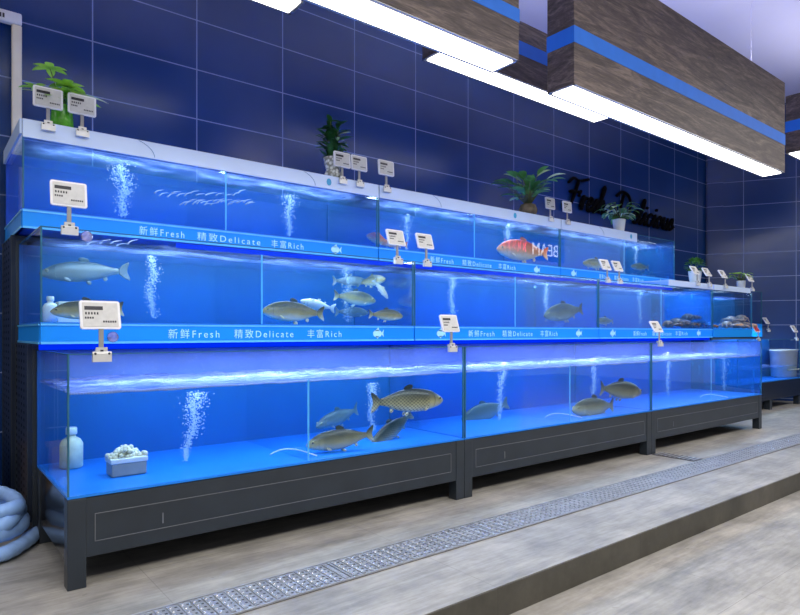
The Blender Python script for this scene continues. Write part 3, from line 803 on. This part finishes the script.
fish(605, 321, 3.87, 0.30, 'carp_dark', 'small dark fish on the floor before the crabs', 176, 0, deep=1.15, group=G2)
fish(378, 239, 4.32, 0.26, 'orange_fish', 'orange fish half hidden by a price tag at the start of its tank', 110, 20, deep=1.5, group=G3)
fish(394, 244, 4.30, 0.30, 'orange_fish', 'small red orange fish on the tank floor behind a price tag', 175, 0, group=G3)
fish(523, 251, 4.23, 0.62, 'orange_fish', 'largest orange fish, resting in the middle tank of the top row', 160, 3, deep=1.5, group=G3)
fish(596, 264, 4.27, 0.50, 'bass', 'brownish fish lying behind two overlapping price tags in the top row', 178, 0, group=G3)
fish(640, 267, 4.27, 0.36, 'carp_dark', 'small dark fish at the very end of the top row', 172, 0, group=G3)

# crabs
def crab_proto(mat):
    m = MB(); m.ball((0, 0, 0.038), (0.062, 0.048, 0.034), 14, 8)
    for s in (-1, 1):
        for k in range(4):
            a = R(-35 + 26 * k); 
            m.tube([(s * 0.05 * math.cos(a), 0.035 * math.sin(a), 0.028), (s * 0.085 * math.cos(a), 0.07 * math.sin(a), 0.045), (s * 0.115 * math.cos(a), 0.10 * math.sin(a), 0.004)], [0.006, 0.005, 0.002], 6)
    for s in (-1, 1):
        m.tube([(s * 0.035, -0.035, 0.03), (s * 0.06, -0.07, 0.034), (s * 0.035, -0.095, 0.032)], [0.008, 0.010, 0.012], 7)
        m.tube([(s * 0.035, -0.095, 0.032), (s * 0.018, -0.115, 0.034), (s * 0.012, -0.13, 0.033)], [0.013, 0.009, 0.003], 7)
        m.tube([(s * 0.040, -0.095, 0.028), (s * 0.032, -0.12, 0.026), (s * 0.02, -0.132, 0.028)], [0.007, 0.005, 0.002], 6)
    o = m.build('crab', M[mat], smooth=True)
    for s in (-1, 1): e = MB(); e.tube([(s * 0.015, -0.04, 0.036), (s * 0.017, -0.048, 0.05)], 0.0025, 5); e.ball((s * 0.017, -0.048, 0.052), 0.004); e.build('eye_stalk', M['eye'], o)
    return o
def crab_heap(spots, mat, base, lab, grp):
    p = None
    for k, (u, dz, y, rz, s) in enumerate(spots):
        o = p if (k == 0 and p) else (crab_proto(mat) if k == 0 else copy_tree(p)); p = p or o
        o.location = (xat(u, y), y, base + dz); o.rotation_euler = (random.uniform(-.12, .12), random.uniform(-.12, .12), R(rz)); o.scale = (s,) * 3
        tag(o, lab[k], 'crab', grp)
crab_heap([(668, 0, 3.80, 20, 1.3), (676, 0.02, 3.86, 80, 1.5), (685, 0, 3.80, -20, 1.5), (693, 0, 3.90, 40, 1.4), (701, 0, 3.80, 10, 1.5), (707, 0, 3.95, -60, 1.3), (688, 0.085, 3.88, 60, 1.5)], 'crab', 1.21,
          ['dark brown crab nearest the middle-row price tag', 'dark crab turned sideways beside the one near the tag', 'dark brown crab in front at the middle of the heap', 'dark brown crab behind the front of the heap',
           'dark brown crab at the far end of its tank, close to the glass', 'dark crab in the far back corner of the middle row', 'dark brown crab lying on top of the heap'], 'dark crabs on the middle row floor')
crab_heap([(727, 0, 3.78, 15, 1.5), (736, 0, 3.82, -30, 1.6), (745, 0, 3.78, 60, 1.4), (731, 0.08, 3.86, 0, 1.4), (741, 0.09, 3.84, 200, 1.6)], 'crab_pale', 1.21,
          ['pale brown crab at the near side of the short crab tank', 'pale brown crab at the middle bottom of the short crab tank', 'pale brown crab by the end pane of the short tank',
           'pale brown crab stacked on the near pair', 'pale brown crab topmost in the short crab tank'], 'pale crabs in the short tank')

# ------------------------------------------------------------------ things inside the tanks
def jug(name, loc, s, mat, label, cat, capmat):
    r = empty(name, loc); tag(r, label, cat)
    MB().lathe([(0.03 * s, 0), (0.034 * s, 0.004 * s), (0.034 * s, 0.075 * s), (0.026 * s, 0.09 * s), (0.013 * s, 0.098 * s), (0.013 * s, 0.105 * s)], 18).build('bottle_body', mat, r, smooth=True)
    MB().lathe([(0.016 * s, 0.1055 * s), (0.017 * s, 0.108 * s), (0.017 * s, 0.125 * s), (0.014 * s, 0.128 * s)], 14).build('cap', capmat, r, smooth=True)
    return r
jug('bottle', (0.60, 3.93, 1.21), 1.15, M['white_plastic'], 'small white bottle standing by the side pane of the middle row', 'bottle', M['white_plastic'])
r = empty('filter_box', (0.70, 4.05, 1.2085)); tag(r, 'white filter box behind the olive bass in the middle row', 'filter')
boxo('box_body', M['white_plastic'], -0.07, 0.07, -0.05, 0.05, 0, 0.10, r, 0.006); boxo('box_lid', M['cream'], -0.05, 0.075, -0.055, 0.055, 0.1005, 0.125, r, 0.006)
jug('jug', (0.665, 3.70, 0.4216), 1.7, M['cream'], 'cream jug on the tank floor by the side pane of the bottom row', 'jug', M['white_plastic'])
pf = at(98, 473, 3.28)
r = empty('filter_basket', (0.86, 3.36, 0.4216)); tag(r, 'grey filter basket topped with crumpled cream floss in the near bottom tank', 'filter')
boxo('basket', M['grey_plastic'], -0.085, 0.085, -0.06, 0.06, 0.0, 0.065, r, 0.006)
boxo('basket_rim', M['white_plastic'], -0.09, 0.09, -0.065, 0.065, 0.0655, 0.09, r, 0.004)
fm = MB()
for k in range(90):
    xx = random.gauss(0, 0.042); xx = max(-.085, min(.085, xx)); fm.ball((xx, random.uniform(-.045, .045), 0.092 + random.uniform(0, .055) * (1 - abs(xx) / .10)), random.uniform(.008, .016), 6, 4)
fm.build('filter_floss', M['cream'], r, smooth=True)
# white bin in the last tank
r = empty('storage_bin', (xat(774, 3.9) + 0.50, 3.94, 0.4335)); tag(r, 'translucent white plastic bin standing inside the last low tank', 'bin')
prof = [(0.30, 0.0), (0.31, 0.004), (0.345, 0.42), (0.36, 0.425), (0.36, 0.445), (0.335, 0.445), (0.335, 0.43), (0.30, 0.02), (0.01, 0.02)]
MB().lathe(prof, 24, sx=1.0, sy=0.5).build('bin_body', M['white_plastic'], r, smooth=True)
MB().tube([(-0.24, -0.15, 0.12), (0, -0.178, 0.12), (0.24, -0.15, 0.12)], 0.012, 8).build('handle', M['cream'], r)
# air hoses on the tank floors
for (u0, u1, y, v0, lab) in ((270, 300, 3.3, 0, 'thin white air tube curling on the floor near the first divider'), (545, 562, 3.3, 0, 'thin white air tube on the floor of the middle bottom tank'),
                             (700, 710, 3.25, 0, 'thin white air tube on the floor of the far bottom tank')):
    xa, xb = xat(u0, y), xat(u1, y)
    pts = [(xa + (xb - xa) * k / 10, y - 0.2 * (k / 10) ** 2, 0.43 + 0.03 * math.sin(k / 10 * PI)) for k in range(11)]
    tag(MB().tube(pts, 0.004, 6).build('air_tube', M['white_plastic'], smooth=True), lab, 'air tube', 'air tubes in the tanks')

# ------------------------------------------------------------------ electronic price tags on clips
def tag_proto(lean):
    r = empty('price_tag'); w, h = 0.155, 0.122
    Mx = Matrix.Translation((0, 0.0, 0.100)) @ Matrix.Rotation(-R(lean), 4, 'X')
    c = Matrix.Translation((0, 0, h / 2 + 0.005))
    MB().prism(rounded(w, h, 0.010), -0.006, 0.006, Mx @ c).build('tag_frame', M['white_plastic'], r)
    k = MB().prism(rounded(w - 0.020, h - 0.018, 0.002), -0.0078, -0.0062, Mx @ c); k.cur = 1; y0, y1 = -0.0090, -0.0076
    T = Mx @ c
    k.box(-0.060, 0.010, y0, y1, 0.020, 0.036, T)
    for j in range(5): k.box(-0.058 + j * 0.011, -0.052 + j * 0.011, y0, y1, 0.000, 0.010, T)
    for j in range(4): k.box(-0.060 + j * 0.009, -0.054 + j * 0.009, y0, y1, -0.018, -0.010, T)
    for j in range(6): k.box(0.008 + j * 0.009, 0.014 + j * 0.009, y0, y1, -0.034, -0.026, T)
    k.build('display', [M['screen'], M['ink']], r)
    MB().box(-0.009, 0.009, -0.003, 0.006, 0.030, 0.108).build('stem', M['grey_plastic'], r)
    m = MB(); m.box(-0.022, 0.022, -0.012, -0.003, -0.004, 0.030)
    m.prism([(-0.036, -0.03), (0.036, -0.03), (0.036, 0.002), (-0.036, 0.002)], -0.022, -0.002)
    m.prism([(-0.020, 0.0), (0.020, 0.0), (0.020, 0.022), (-0.020, 0.022)], 0.012, 0.018)
    m.tube([(-0.036, -0.012, 0.004), (0.036, -0.012, 0.004)], 0.009, 10)
    m.cur = 1
    for xx in (-0.026, 0.026): m.ball((xx, -0.021, 0.004), 0.005, 8, 5)
    m.box(-0.006, 0.006, -0.0135, -0.011, 0.010, 0.020)
    b = m.build('clip', [M['clip'], M['ink']], r)
    return r
protos = {}
def price_tag(u, y, z, lean, label, s=1.0, grp='', yaw=0):
    key = int(lean)
    if key not in protos: o = tag_proto(lean); protos[key] = o
    else: o = copy_tree(protos[key])
    o.location = (xat(u, y), y - 0.004, z); o.scale = (s,) * 3; o.rotation_euler = (0, 0, R(yaw))
    tag(o, label, 'price tag', grp); return o
ga, gb, gc = 'price tags clipped along the top row', 'price tags clipped along the middle row', 'price tags clipped along the bottom row'
zt = 2.372
for u, lab, lean, s in ((48, 'white price tag in front of the green pot, first on the top row', 3, 1.0), (82, 'second white price tag on the top row, beside the green pot', 3, 1.0),
                        (342, 'white price tag clipped just before the white vase', 4, 1.0), (359, 'white price tag between the one at the vase and the tank joint', 4, 1.0),
                        (386, 'white price tag standing past the first joint of the top row', 4, 1.05),
                        (550, 'white price tag beside the broad leaved plant', 4, 1.0), (567, 'white price tag touching the first letter of the black script', 4, 1.0)):
    price_tag(u, 4.115, zt, lean, lab, s, ga)
for u, lab, lean, s in ((69, 'white price tag at the near corner of the middle row', 9, 1.12), (397, 'white price tag leaning back, nearer the red orange fish', 18, 1.05), (426, 'white price tag leaning back, past the middle row joint', 18, 1.05),
                        (607, 'white price tag overlapped by its neighbour before the brownish fish', 24, 1.0), (619, 'white price tag overlapping its neighbour, far one of the pair', 24, 1.0)):
    price_tag(u, 3.618, 1.700, lean, lab, s, gb)
for u, lab in ((697, 'white price tag in front of the small round bush pot'), (709, 'white price tag next past the small round bush'), (725, 'white price tag just before the last potted plant')):
    price_tag(u, 3.605, 1.765, 30, lab, 1.0, gb)
price_tag(756, 3.618, 1.765, 30, 'white price tag past the last potted plant, at the end of the short tank', 1.0, gb).location.x = 9.17
for u, lab, lean, s in ((101, 'white price tag at the near corner of the bottom row', 16, 1.10), (451, 'white price tag at the first joint of the bottom row', 18, 1.0), (659, 'white price tag at the second joint of the bottom row', 30, 1.0)):
    price_tag(u, 3.030, 1.052, lean, lab, s, gc)
rt = price_tag(758, 3.69, 1.058, 31, 'price tag with a red face clipped to the last low tank', 1.0, gc)
for ch in rt.children:
    if ch.name.startswith('display'): ch.data = ch.data.copy(); ch.data.materials[0] = M['red_ink']; ch['label'] = 'red display'
price_tag(768, 4.205, 1.20, 30, 'white price tag above the red one, by the end wall', 1.0, gc)
price_tag(796, 3.69, 1.058, 30, 'white price tag farthest towards the end wall', 1.0, gc)
for x, y, z, lab in ((xat(87, 3.61), 3.612, 1.668, 'clear round suction cup beside the corner tag of the middle row'), (xat(113, 3.61), 3.612, 1.128, 'clear round suction cup above the corner tag of the bottom row')):
    m = MB(); m.lathe([(0.030, 0), (0.024, 0.006), (0.012, 0.012), (0.008, 0.022)], 18)
    o = m.build('suction_cup', M['cup'], smooth=True, loc=(x, y, z), rot=(R(90), 0, 0)); tag(o, lab, 'suction cup', 'suction cups')

# ------------------------------------------------------------------ potted plants
def leaf(m, base, d, L, W, droop=0.3, n=6, fold=0.15):
    """blade with a midrib fold"""
    d = Vector(d).normalized(); side = d.cross(Vector((0, 0, 1)))
    if side.length < 0.05: side = Vector((1, 0, 0))
    side.normalize(); p = Vector(base); vs, fs = [], []
    for i in range(n + 1):
        f = i / n; w = W * math.sin(PI * min(1, (f * 0.93 + 0.07))) ** 0.8 * 0.5
        if i == n: w = 0.0006
        nz = side.cross(d).normalized()
        vs += [p - side * w + nz * w * fold, p.copy(), p + side * w + nz * w * fold]
        p = p + d * (L / n); d = (d + Vector((0, 0, -droop / n))).normalized()
    for i in range(n):
        a = i * 3; fs += [(a, a + 1, a + 4, a + 3), (a + 1, a + 2, a + 5, a + 4)]
    m.add(vs, fs)
def plant(name, loc, label, pot, foliage):
    r = empty(name, loc); tag(r, label, 'potted plant', 'potted plants on the tanks')
    pot(r); foliage(r); return r
def pot_lathe(prof, mat, soil_z, soil_r, **kw):
    def f(r):
        MB().lathe(prof, 24, **kw).build('pot', mat, r, smooth=True)
        MB().lathe([(soil_r, soil_z - 0.004), (soil_r * 0.9, soil_z), (0.002, soil_z + 0.004)], 16).build('soil', M['soil'], r, smooth=True)
    return f
# 1: money tree in a green glass pot
def fol1(r):
    st = MB(); m = MB(); q = MB(); random.seed(11)
    def umbel(top, L, W, n, mm, tilt=0.1, a0=0.0):
        for k in range(n):
            a = a0 + 2 * PI * k / n + random.uniform(-.2, .2)
            leaf(mm, top, (math.cos(a), math.sin(a) * 0.9, tilt), L * random.uniform(.8, 1.1), W, 0.5)
    for (dx, dy, z, L, W, n) in ((-0.06, 0.02, 0.36, 0.12, 0.05, 6), (0.03, 0.0, 0.27, 0.14, 0.06, 6), (-0.14, 0.0, 0.22, 0.10, 0.04, 5), (0.08, 0.03, 0.20, 0.16, 0.06, 6), (-0.02, 0.04, 0.18, 0.12, 0.055, 6), (0.0, -0.04, 0.22, 0.10, 0.05, 5), (0.05, 0.05, 0.25, 0.12, 0.05, 5), (-0.07, -0.03, 0.16, 0.10, 0.05, 6)):
        st.tube([(0, 0, 0.10), (dx * 0.4, dy * 0.5, z * 0.65), (dx, dy, z)], [0.006, 0.004, 0.002], 6)
        umbel((dx, dy, z), L, W, n, m, 0.15, random.random() * 3)
    leaf(q, (0.06, -0.02, 0.235), (1.0, -0.1, -0.05), 0.20, 0.035, 0.25); leaf(q, (0.02, -0.03, 0.24), (0.5, -0.7, -0.3), 0.09, 0.06, 0.9)
    leaf(q, (-0.10, 0.0, 0.2), (-1.0, 0.0, 0.02), 0.14, 0.015, 0.25)
    st.build('stem', M['stem'], r, smooth=True); m.build('leaves', M['leaf_bright'], r, smooth=True); q.build('pale_leaves', M['leaf_pale'], r, smooth=True)
random.seed(3)
def pl(u, y, z): return (xat(u, y), y, z)
zl = 2.3925
plant('potted_plant', pl(62, 4.20, zl), 'bright green money tree in a green glass pot, nearest on the top row',
      pot_lathe([(0.055, 0), (0.064, 0.01), (0.062, 0.06), (0.056, 0.13), (0.058, 0.14), (0.050, 0.14), (0.050, 0.12)], M['pot_green'], 0.118, 0.05), fol1)
# 2: dracaena in a carved vase
def fol2(r):
    m = MB(); st = MB(); random.seed(5)
    for k in range(5):
        a = 2 * PI * k / 5; bx, by = 0.03 * math.cos(a), 0.03 * math.sin(a); top = 0.36 + 0.12 * random.random()
        st.tube([(0, 0, 0.15), (bx, by, 0.22), (bx * 1.8, by * 1.8, top)], [0.005, 0.005, 0.003], 6)
        for j in range(18):
            z = 0.17 + (top - 0.17) * j / 17; w = random.random() * 2 * PI
            leaf(m, (bx * 1.4, by * 1.4, z), (math.cos(w), math.sin(w), random.uniform(0.1, 1.3)), random.uniform(0.09, 0.14), 0.042, 0.7)
    st.build('stem', M['stem'], r, smooth=True); m.build('leaves', M['leaf_dark'], r, smooth=True)
    q = MB()
    for (a, z) in ((0.3, 0.33), (2.4, 0.26), (4.5, 0.28), (5.6, 0.36)): leaf(q, (0.05 * math.cos(a), 0.05 * math.sin(a), z), (math.cos(a), math.sin(a), 0.5), 0.10, 0.03, 0.6)
    q.build('pale_leaves', M['leaf_pale'], r, smooth=True)
plant('potted_plant', pl(333, 4.20, zl), 'dark leafy plant in a carved white vase before the first top-row joint',
      pot_lathe([(0.045, 0), (0.065, 0.02), (0.068, 0.04), (0.055, 0.075), (0.072, 0.12), (0.078, 0.17), (0.070, 0.17), (0.066, 0.15)], M['vase'], 0.148, 0.065), fol2)
# 3: peace lily
def fol3(r):
    m = MB(); st = MB(); q = MB(); random.seed(8)
    for k in range(46):
        a = random.random() * 2 * PI; e = random.uniform(0.1, 0.85); h = random.uniform(0.12, 0.36)
        d = Vector((math.cos(a) * e, math.sin(a) * e, 0.9)).normalized(); b = Vector((0, 0, 0.08)); p = b + d * h
        st.tube([b, b + d * h * 0.6, p], 0.003, 5)
        leaf(q if k % 9 == 0 else m, p, (math.cos(a), math.sin(a), 1.0 - 0.7 * e), random.uniform(0.16, 0.22), 0.078, 0.8)
    st.build('stem', M['stem'], r, smooth=True); m.build('leaves', M['leaf_mid'], r, smooth=True); q.build('pale_leaves', M['leaf_pale'], r, smooth=True)
plant('potted_plant', pl(528, 4.20, zl), 'broad leaved peace lily in a squat brown glass pot on the top row',
      pot_lathe([(0.07, 0), (0.095, 0.02), (0.10, 0.06), (0.085, 0.10), (0.08, 0.11), (0.072, 0.11), (0.07, 0.09)], M['pot_brown'], 0.09, 0.07), fol3)
# 4: pothos
def fol4(r):
    m = MB(); st = MB(); q = MB(); random.seed(21)
    for k in range(34):
        a = random.random() * 2 * PI; e = random.uniform(0.2, 1.0); h = random.uniform(0.06, 0.24)
        d = Vector((math.cos(a) * e, math.sin(a) * e, 0.75)).normalized(); b = Vector((0, 0, 0.12)); p = b + d * h
        st.tube([b, p], 0.003, 5)
        leaf(q if k % 4 == 0 else m, p, (math.cos(a), math.sin(a), 0.2), random.uniform(0.11, 0.18), 0.07, 1.3)
    st.build('stem', M['stem'], r, smooth=True); m.build('leaves', M['leaf_mid'], r, smooth=True); q.build('pale_leaves', M['leaf_pale'], r, smooth=True)
plant('potted_plant', pl(619, 4.19, zl), 'trailing pothos in a small white pot in front of the black script',
      pot_lathe([(0.058, 0), (0.062, 0.005), (0.078, 0.14), (0.080, 0.15), (0.072, 0.15), (0.068, 0.13)], M['pot_white'], 0.13, 0.068), fol4)
def fol5(r):
    m = MB(); random.seed(31)
    for k in range(150):
        v = Vector((random.gauss(0, 1), random.gauss(0, 1), random.gauss(0, 1))).normalized()
        p = Vector((0, 0, 0.24)) + Vector((v.x * 0.09, v.y * 0.09, v.z * 0.07))
        leaf(m, p, (v.x, v.y, v.z + 0.2), 0.05, 0.03, 0.5, 3)
    m.build('leaves', M['leaf_mid'], r, smooth=True); MB().tube([(0, 0, 0.13), (0.01, 0, 0.24)], 0.006, 6).build('stem', M['stem'], r)
plant('potted_plant', pl(695, 3.78, 1.7745), 'small round bush in a white pot behind a price tag, past the top row',
      pot_lathe([(0.055, 0), (0.060, 0.006), (0.082, 0.16), (0.084, 0.17), (0.076, 0.17), (0.07, 0.14)], M['pot_white'], 0.14, 0.07), fol5)
def fol6(r):
    m = MB(); st = MB(); random.seed(41)
    for k in range(30):
        a = random.random() * 2 * PI; e = random.uniform(0.3, 1.0); h = random.uniform(0.08, 0.17)
        if k < 8: a = PI + random.uniform(-.3, .3); h = 0.20; e = 1.0
        d = Vector((math.cos(a) * e, math.sin(a) * e, 0.7)).normalized(); b = Vector((0, 0, 0.10)); p = b + d * h
        st.tube([b, p], 0.003, 5); leaf(m, p, (math.cos(a), math.sin(a), 0.25), random.uniform(0.07, 0.11), 0.045, 1.0)
    st.build('stem', M['stem'], r, smooth=True); m.build('leaves', M['leaf_bright'], r, smooth=True)
plant('potted_plant', pl(741, 3.78, 1.7745), 'last potted plant, spreading bright leaves in a small grey white pot',
      pot_lathe([(0.050, 0), (0.052, 0.004), (0.060, 0.11), (0.062, 0.12), (0.056, 0.12), (0.05, 0.1)], M['pot_white'], 0.10, 0.05), fol6)

# ------------------------------------------------------------------ black script sign on the wall
def spline(pts, n=6):
    out = []; P = [Vector(p) for p in pts]
    for i in range(len(P) - 1):
        p0 = P[max(i - 1, 0)]; p1 = P[i]; p2 = P[i + 1]; p3 = P[min(i + 2, len(P) - 1)]
        for k in range(n):
            t_ = k / n
            out.append(0.5 * ((2 * p1) + (-p0 + p2) * t_ + (2 * p0 - 5 * p1 + 4 * p2 - p3) * t_ ** 2 + (-p0 + 3 * p1 - 3 * p2 + p3) * t_ ** 3))
    return out + [P[-1]]
LET = {  # strokes in a unit box, x-height 1
    'F': (1.9, [[(0.2, 1.75), (0.7, 2.15), (1.4, 2.05), (2.3, 2.3)], [(1.3, 2.1), (1.1, 1.2), (0.8, 0.1), (0.3, -0.2), (0.0, 0.2)], [(0.5, 1.1), (1.1, 1.25), (1.6, 1.2)], [(1.7, 1.35), (1.6, 0.95)]]),
    'r': (0.72, [[(0.0, 0.2), (0.25, 1.0), (0.3, 0.7), (0.2, 0.0)], [(0.28, 0.6), (0.5, 0.95), (0.72, 0.85)]]),
    'e': (0.75, [[(0.05, 0.45), (0.5, 0.55), (0.55, 0.9), (0.3, 0.98), (0.08, 0.5), (0.2, 0.05), (0.5, 0.03), (0.75, 0.35)]]),
    's': (0.62, [[(0.0, 0.2), (0.35, 0.95), (0.45, 0.55), (0.5, 0.15), (0.25, 0.0), (0.05, 0.12)], [(0.45, 0.1), (0.65, 0.3)]]),
    'h': (0.95, [[(0.0, 0.2), (0.45, 1.6), (0.5, 2.05), (0.35, 1.9), (0.15, 0.0)], [(0.2, 0.4), (0.5, 0.95), (0.65, 0.7), (0.6, 0.1), (0.75, 0.0), (0.95, 0.3)]]),
    'D': (2.1, [[(0.75, 2.0), (0.6, 1.0), (0.35, 0.1), (0.7, -0.05), (1.4, 0.3), (1.7, 1.2), (1.3, 2.0), (0.5, 2.2), (0.0, 1.8)], [(0.2, 0.15), (0.6, 0.3)]]),
    'l': (0.5, [[(0.0, 0.25), (0.4, 1.5), (0.42, 2.0), (0.25, 1.8), (0.12, 0.3), (0.25, 0.0), (0.5, 0.3)]]),
    'i': (0.5, [[(0.0, 0.3), (0.22, 0.95), (0.18, 0.2), (0.3, 0.0), (0.5, 0.3)], [(0.30, 1.35), (0.34, 1.45)]]),
    'c': (0.7, [[(0.55, 0.8), (0.4, 0.98), (0.1, 0.6), (0.15, 0.08), (0.4, 0.0), (0.7, 0.3)]]),
    'o': (0.75, [[(0.4, 0.98), (0.08, 0.6), (0.12, 0.08), (0.4, 0.02), (0.58, 0.5), (0.4, 0.95), (0.55, 0.8), (0.75, 0.85)]]),
    'u': (0.9, [[(0.0, 0.4), (0.2, 0.95), (0.15, 0.25), (0.3, 0.0), (0.55, 0.3), (0.68, 0.95), (0.62, 0.2), (0.72, 0.0), (0.9, 0.3)]]),
}
def word(r, text, x, z, s, width, cap):
    tot = sum(LET[c][0] for c in text); k = width / tot
    for c in text:
        w_, strokes = LET[c]; m = MB(); kk = k
        for st in strokes:
            pts = spline([(x + kk * (px_ + 0.0), 0.0, z + s * pz + 0.0) for px_, pz in st])
            pts = [Vector((p.x + 0.28 * (p.z - z), p.y, p.z)) for p in pts]
            n = len(pts); rad = [0.016 + 0.013 * abs(math.sin(PI * i / n * 1.5 + 0.6)) for i in range(n)]
            m.tube(pts, rad, 8, flat=0.8)
        m.build('letter_' + c, M['black'], r, smooth=True); x += k * w_
r = empty('script_sign', (0, WALL_Y - 0.035, 0)); tag(r, 'black cursive lettering sign reading Fresh Delicious on the navy tiled wall', 'sign')
word(r, 'Fresh', 6.80, 2.86, 0.19, 0.98, 1); word(r, 'Delicious', 8.00, 2.83, 0.19, 1.72, 1)
pts = spline([(6.95, 0, 2.62), (7.3, 0, 2.66), (7.7, 0, 2.60), (8.2, 0, 2.66)]); MB().tube(pts, 0.016, 6, flat=0.8).build('underline', M['black'], r, smooth=True)

# ------------------------------------------------------------------ cream sign frame behind the near end, clutter beyond
r = empty('sign_frame', (0.5, 4.99, 0)); tag(r, 'cream metal frame standing against the tiled wall behind the near end', 'frame')
boxo('post', M['cream_paint'], 0.028, 0.088, 0.0, 0.05, 0.0, 3.30, r, 0.008)
boxo('post', M['cream_paint'], -1.20, -1.14, 0.0, 0.05, 0.0, 3.30, r, 0.008)
p = boxo('top_rail', M['white_plastic'], -1.20, 0.088, -0.002, 0.052, 3.301, 3.385, r, 0.012)
m = MB()
for k in range(5): m.box(-0.10 + k * 0.018, -0.088 + k * 0.018, -0.004, -0.0025, 3.325, 3.355)
m.build('printed_plate', M['ink'], p)
o = boxo('wall_panel', M['cream_paint'], -0.9, 0.40, 5.03, 5.079, 1.85, 2.32); tag(o, 'cream panel fixed to the tiled wall beyond the near end of the racks', 'panel')
r = empty('cardboard_box', (0.22, 4.55, 0)); tag(r, 'brown cardboard carton on the floor beyond the racks', 'box')
boxo('carton_body', M['carton'], -0.2, 0.18, -0.15, 0.15, 0, 0.42, r); boxo('carton_flap', M['carton'], -0.2, 0.18, -0.15, 0.0, 0.4205, 0.426, r)
r = empty('bucket', (0.28, 4.60, 1.10 - 0.0)); 
bpy.data.objects.remove(r)

# ------------------------------------------------------------------ hose
P = []
for k in range(0, 41):
    a = k / 40 * 4 * 2 * PI + 1.0; q = k / 40
    P.append((0.285 + (0.165 - 0.02 * math.sin(k)) * math.cos(a), 3.93 + (0.24 + 0.03 * math.sin(k * 1.7)) * math.sin(a), 0.042 + 0.20 * q + 0.012 * math.sin(k * 2.1)))
P = [(0.66, 4.02, 0.042), (0.53, 3.90, 0.042), (0.44, 3.74, 0.042), (0.33, 3.62, 0.042), (0.16, 3.58, 0.042), (0.02, 3.72, 0.042)] + P[14:]
pts = spline(P, 6); rad = [0.040 + 0.002 * math.sin(i * 0.9) + 0.002 * math.sin(i * 2.3) for i in range(len(pts))]
tag(MB().tube(pts, rad, 14, flat=0.9).build('hose', M['hose'], smooth=True), 'thick pale blue water hose coiled on the floor beside the near stand', 'hose')

# ------------------------------------------------------------------ floor drain
def drain():
    x0, x1, y0, y1 = -0.4, 11.6, 2.36, 2.61
    r = empty('floor_drain', (x0, y0, 0)); tag(r, 'long galvanised floor drain running the length of the raised floor', 'floor drain')
    boxo('channel', M['steel_dark'], 0, x1 - x0, 0.0, y1 - y0, 0.0005, 0.003, r)
    f = MB(); W = y1 - y0
    f.box(0, x1 - x0, 0, 0.010, 0.0031, 0.010); f.box(0, x1 - x0, W - 0.010, W, 0.0031, 0.010); f.build('drain_frame', M['steel'], r)
    L = 1.0; base = None
    n = int((x1 - x0) / L)
    m = MB(); m.box(0.004, L - 0.004, 0.012, W - 0.012, 0.0035, 0.0065)
    pitch = 0.05; k = 0
    xx = 0.016
    while xx < L - 0.03:
        m.box(xx, xx + 0.020, 0.018, W - 0.018, 0.0065, 0.0105); xx += pitch
    m2 = m; m.cur = 1; xx = 0.016 + 0.035
    while xx < L - 0.01:
        for j in range(6):
            m2.box(xx - 0.0055, xx + 0.0055, 0.030 + j * 0.035, 0.042 + j * 0.035, 0.0066, 0.0070)
        xx += pitch
    m3 = m; m.cur = 2; xx = 0.026
    while xx < L - 0.03:
        for j in range(5): m3.lathe([(0.006, 0.0105), (0.004, 0.0135), (0.001, 0.0138)], 8, (xx, 0.045 + j * 0.040, 0))
        xx += pitch
    c0 = m.build('drain_cover', [M['steel'], M['steel_dark'], M['stud']], r)
    for k in range(1, n):
        c = copy_tree(c0, r); c.location = (k * L, 0, 0)
drain()
r = empty('floor_drain', (5.45, 2.63, 0)); tag(r, 'short dark slotted drain between the long drain and the middle stand', 'floor drain')
boxo('channel', M['steel_dark'], 0, 0.17, 0, 0.40, 0.0005, 0.004, r)
m = MB()
for k in range(9): m.box(0.012, 0.158, 0.015 + k * 0.043, 0.035 + k * 0.043, 0.0041, 0.009)
m.build('slats', M['steel'], r)

# ------------------------------------------------------------------ lit shop sign across the aisle, seen mirrored in the top row glass
r = empty('shop_sign', (14.3, -3.0, 3.40)); tag(r, 'lit shop sign across the aisle, mirrored in the top row glass', 'sign')
boxo('sign_board', M['black'], -1.9, 1.0, -0.06, -0.005, -0.15, 0.62, r)
me = text_mesh('BEAM', 0.5); me.materials.clear(); me.materials.append(M['sign_white'])
for v in me.vertices: v.co = Vector((-(v.co.x) + 0.72, v.co.z + 0.001, v.co.y))
o = bpy.data.objects.new('lettering', me); link(o, r)

m = MB()
for k in range(9):
    xx = -0.82 - k * 0.11; m.tube([(xx, 0.02, 0.03 + 0.04 * (k % 3)), (xx - 0.03 * (-1) ** k, 0.02, 0.16), (xx + 0.03, 0.02, 0.34 - 0.05 * (k % 2))], 0.013, 6)
m.build('red_tube', M['sign_red'], r)
for xx in (-1.7, 0.8): MB().tube([(xx, -0.03, 0.62), (xx, -0.03, 1.65)], 0.012, 8).build('hanger_rod', M['metal_trim'], r)
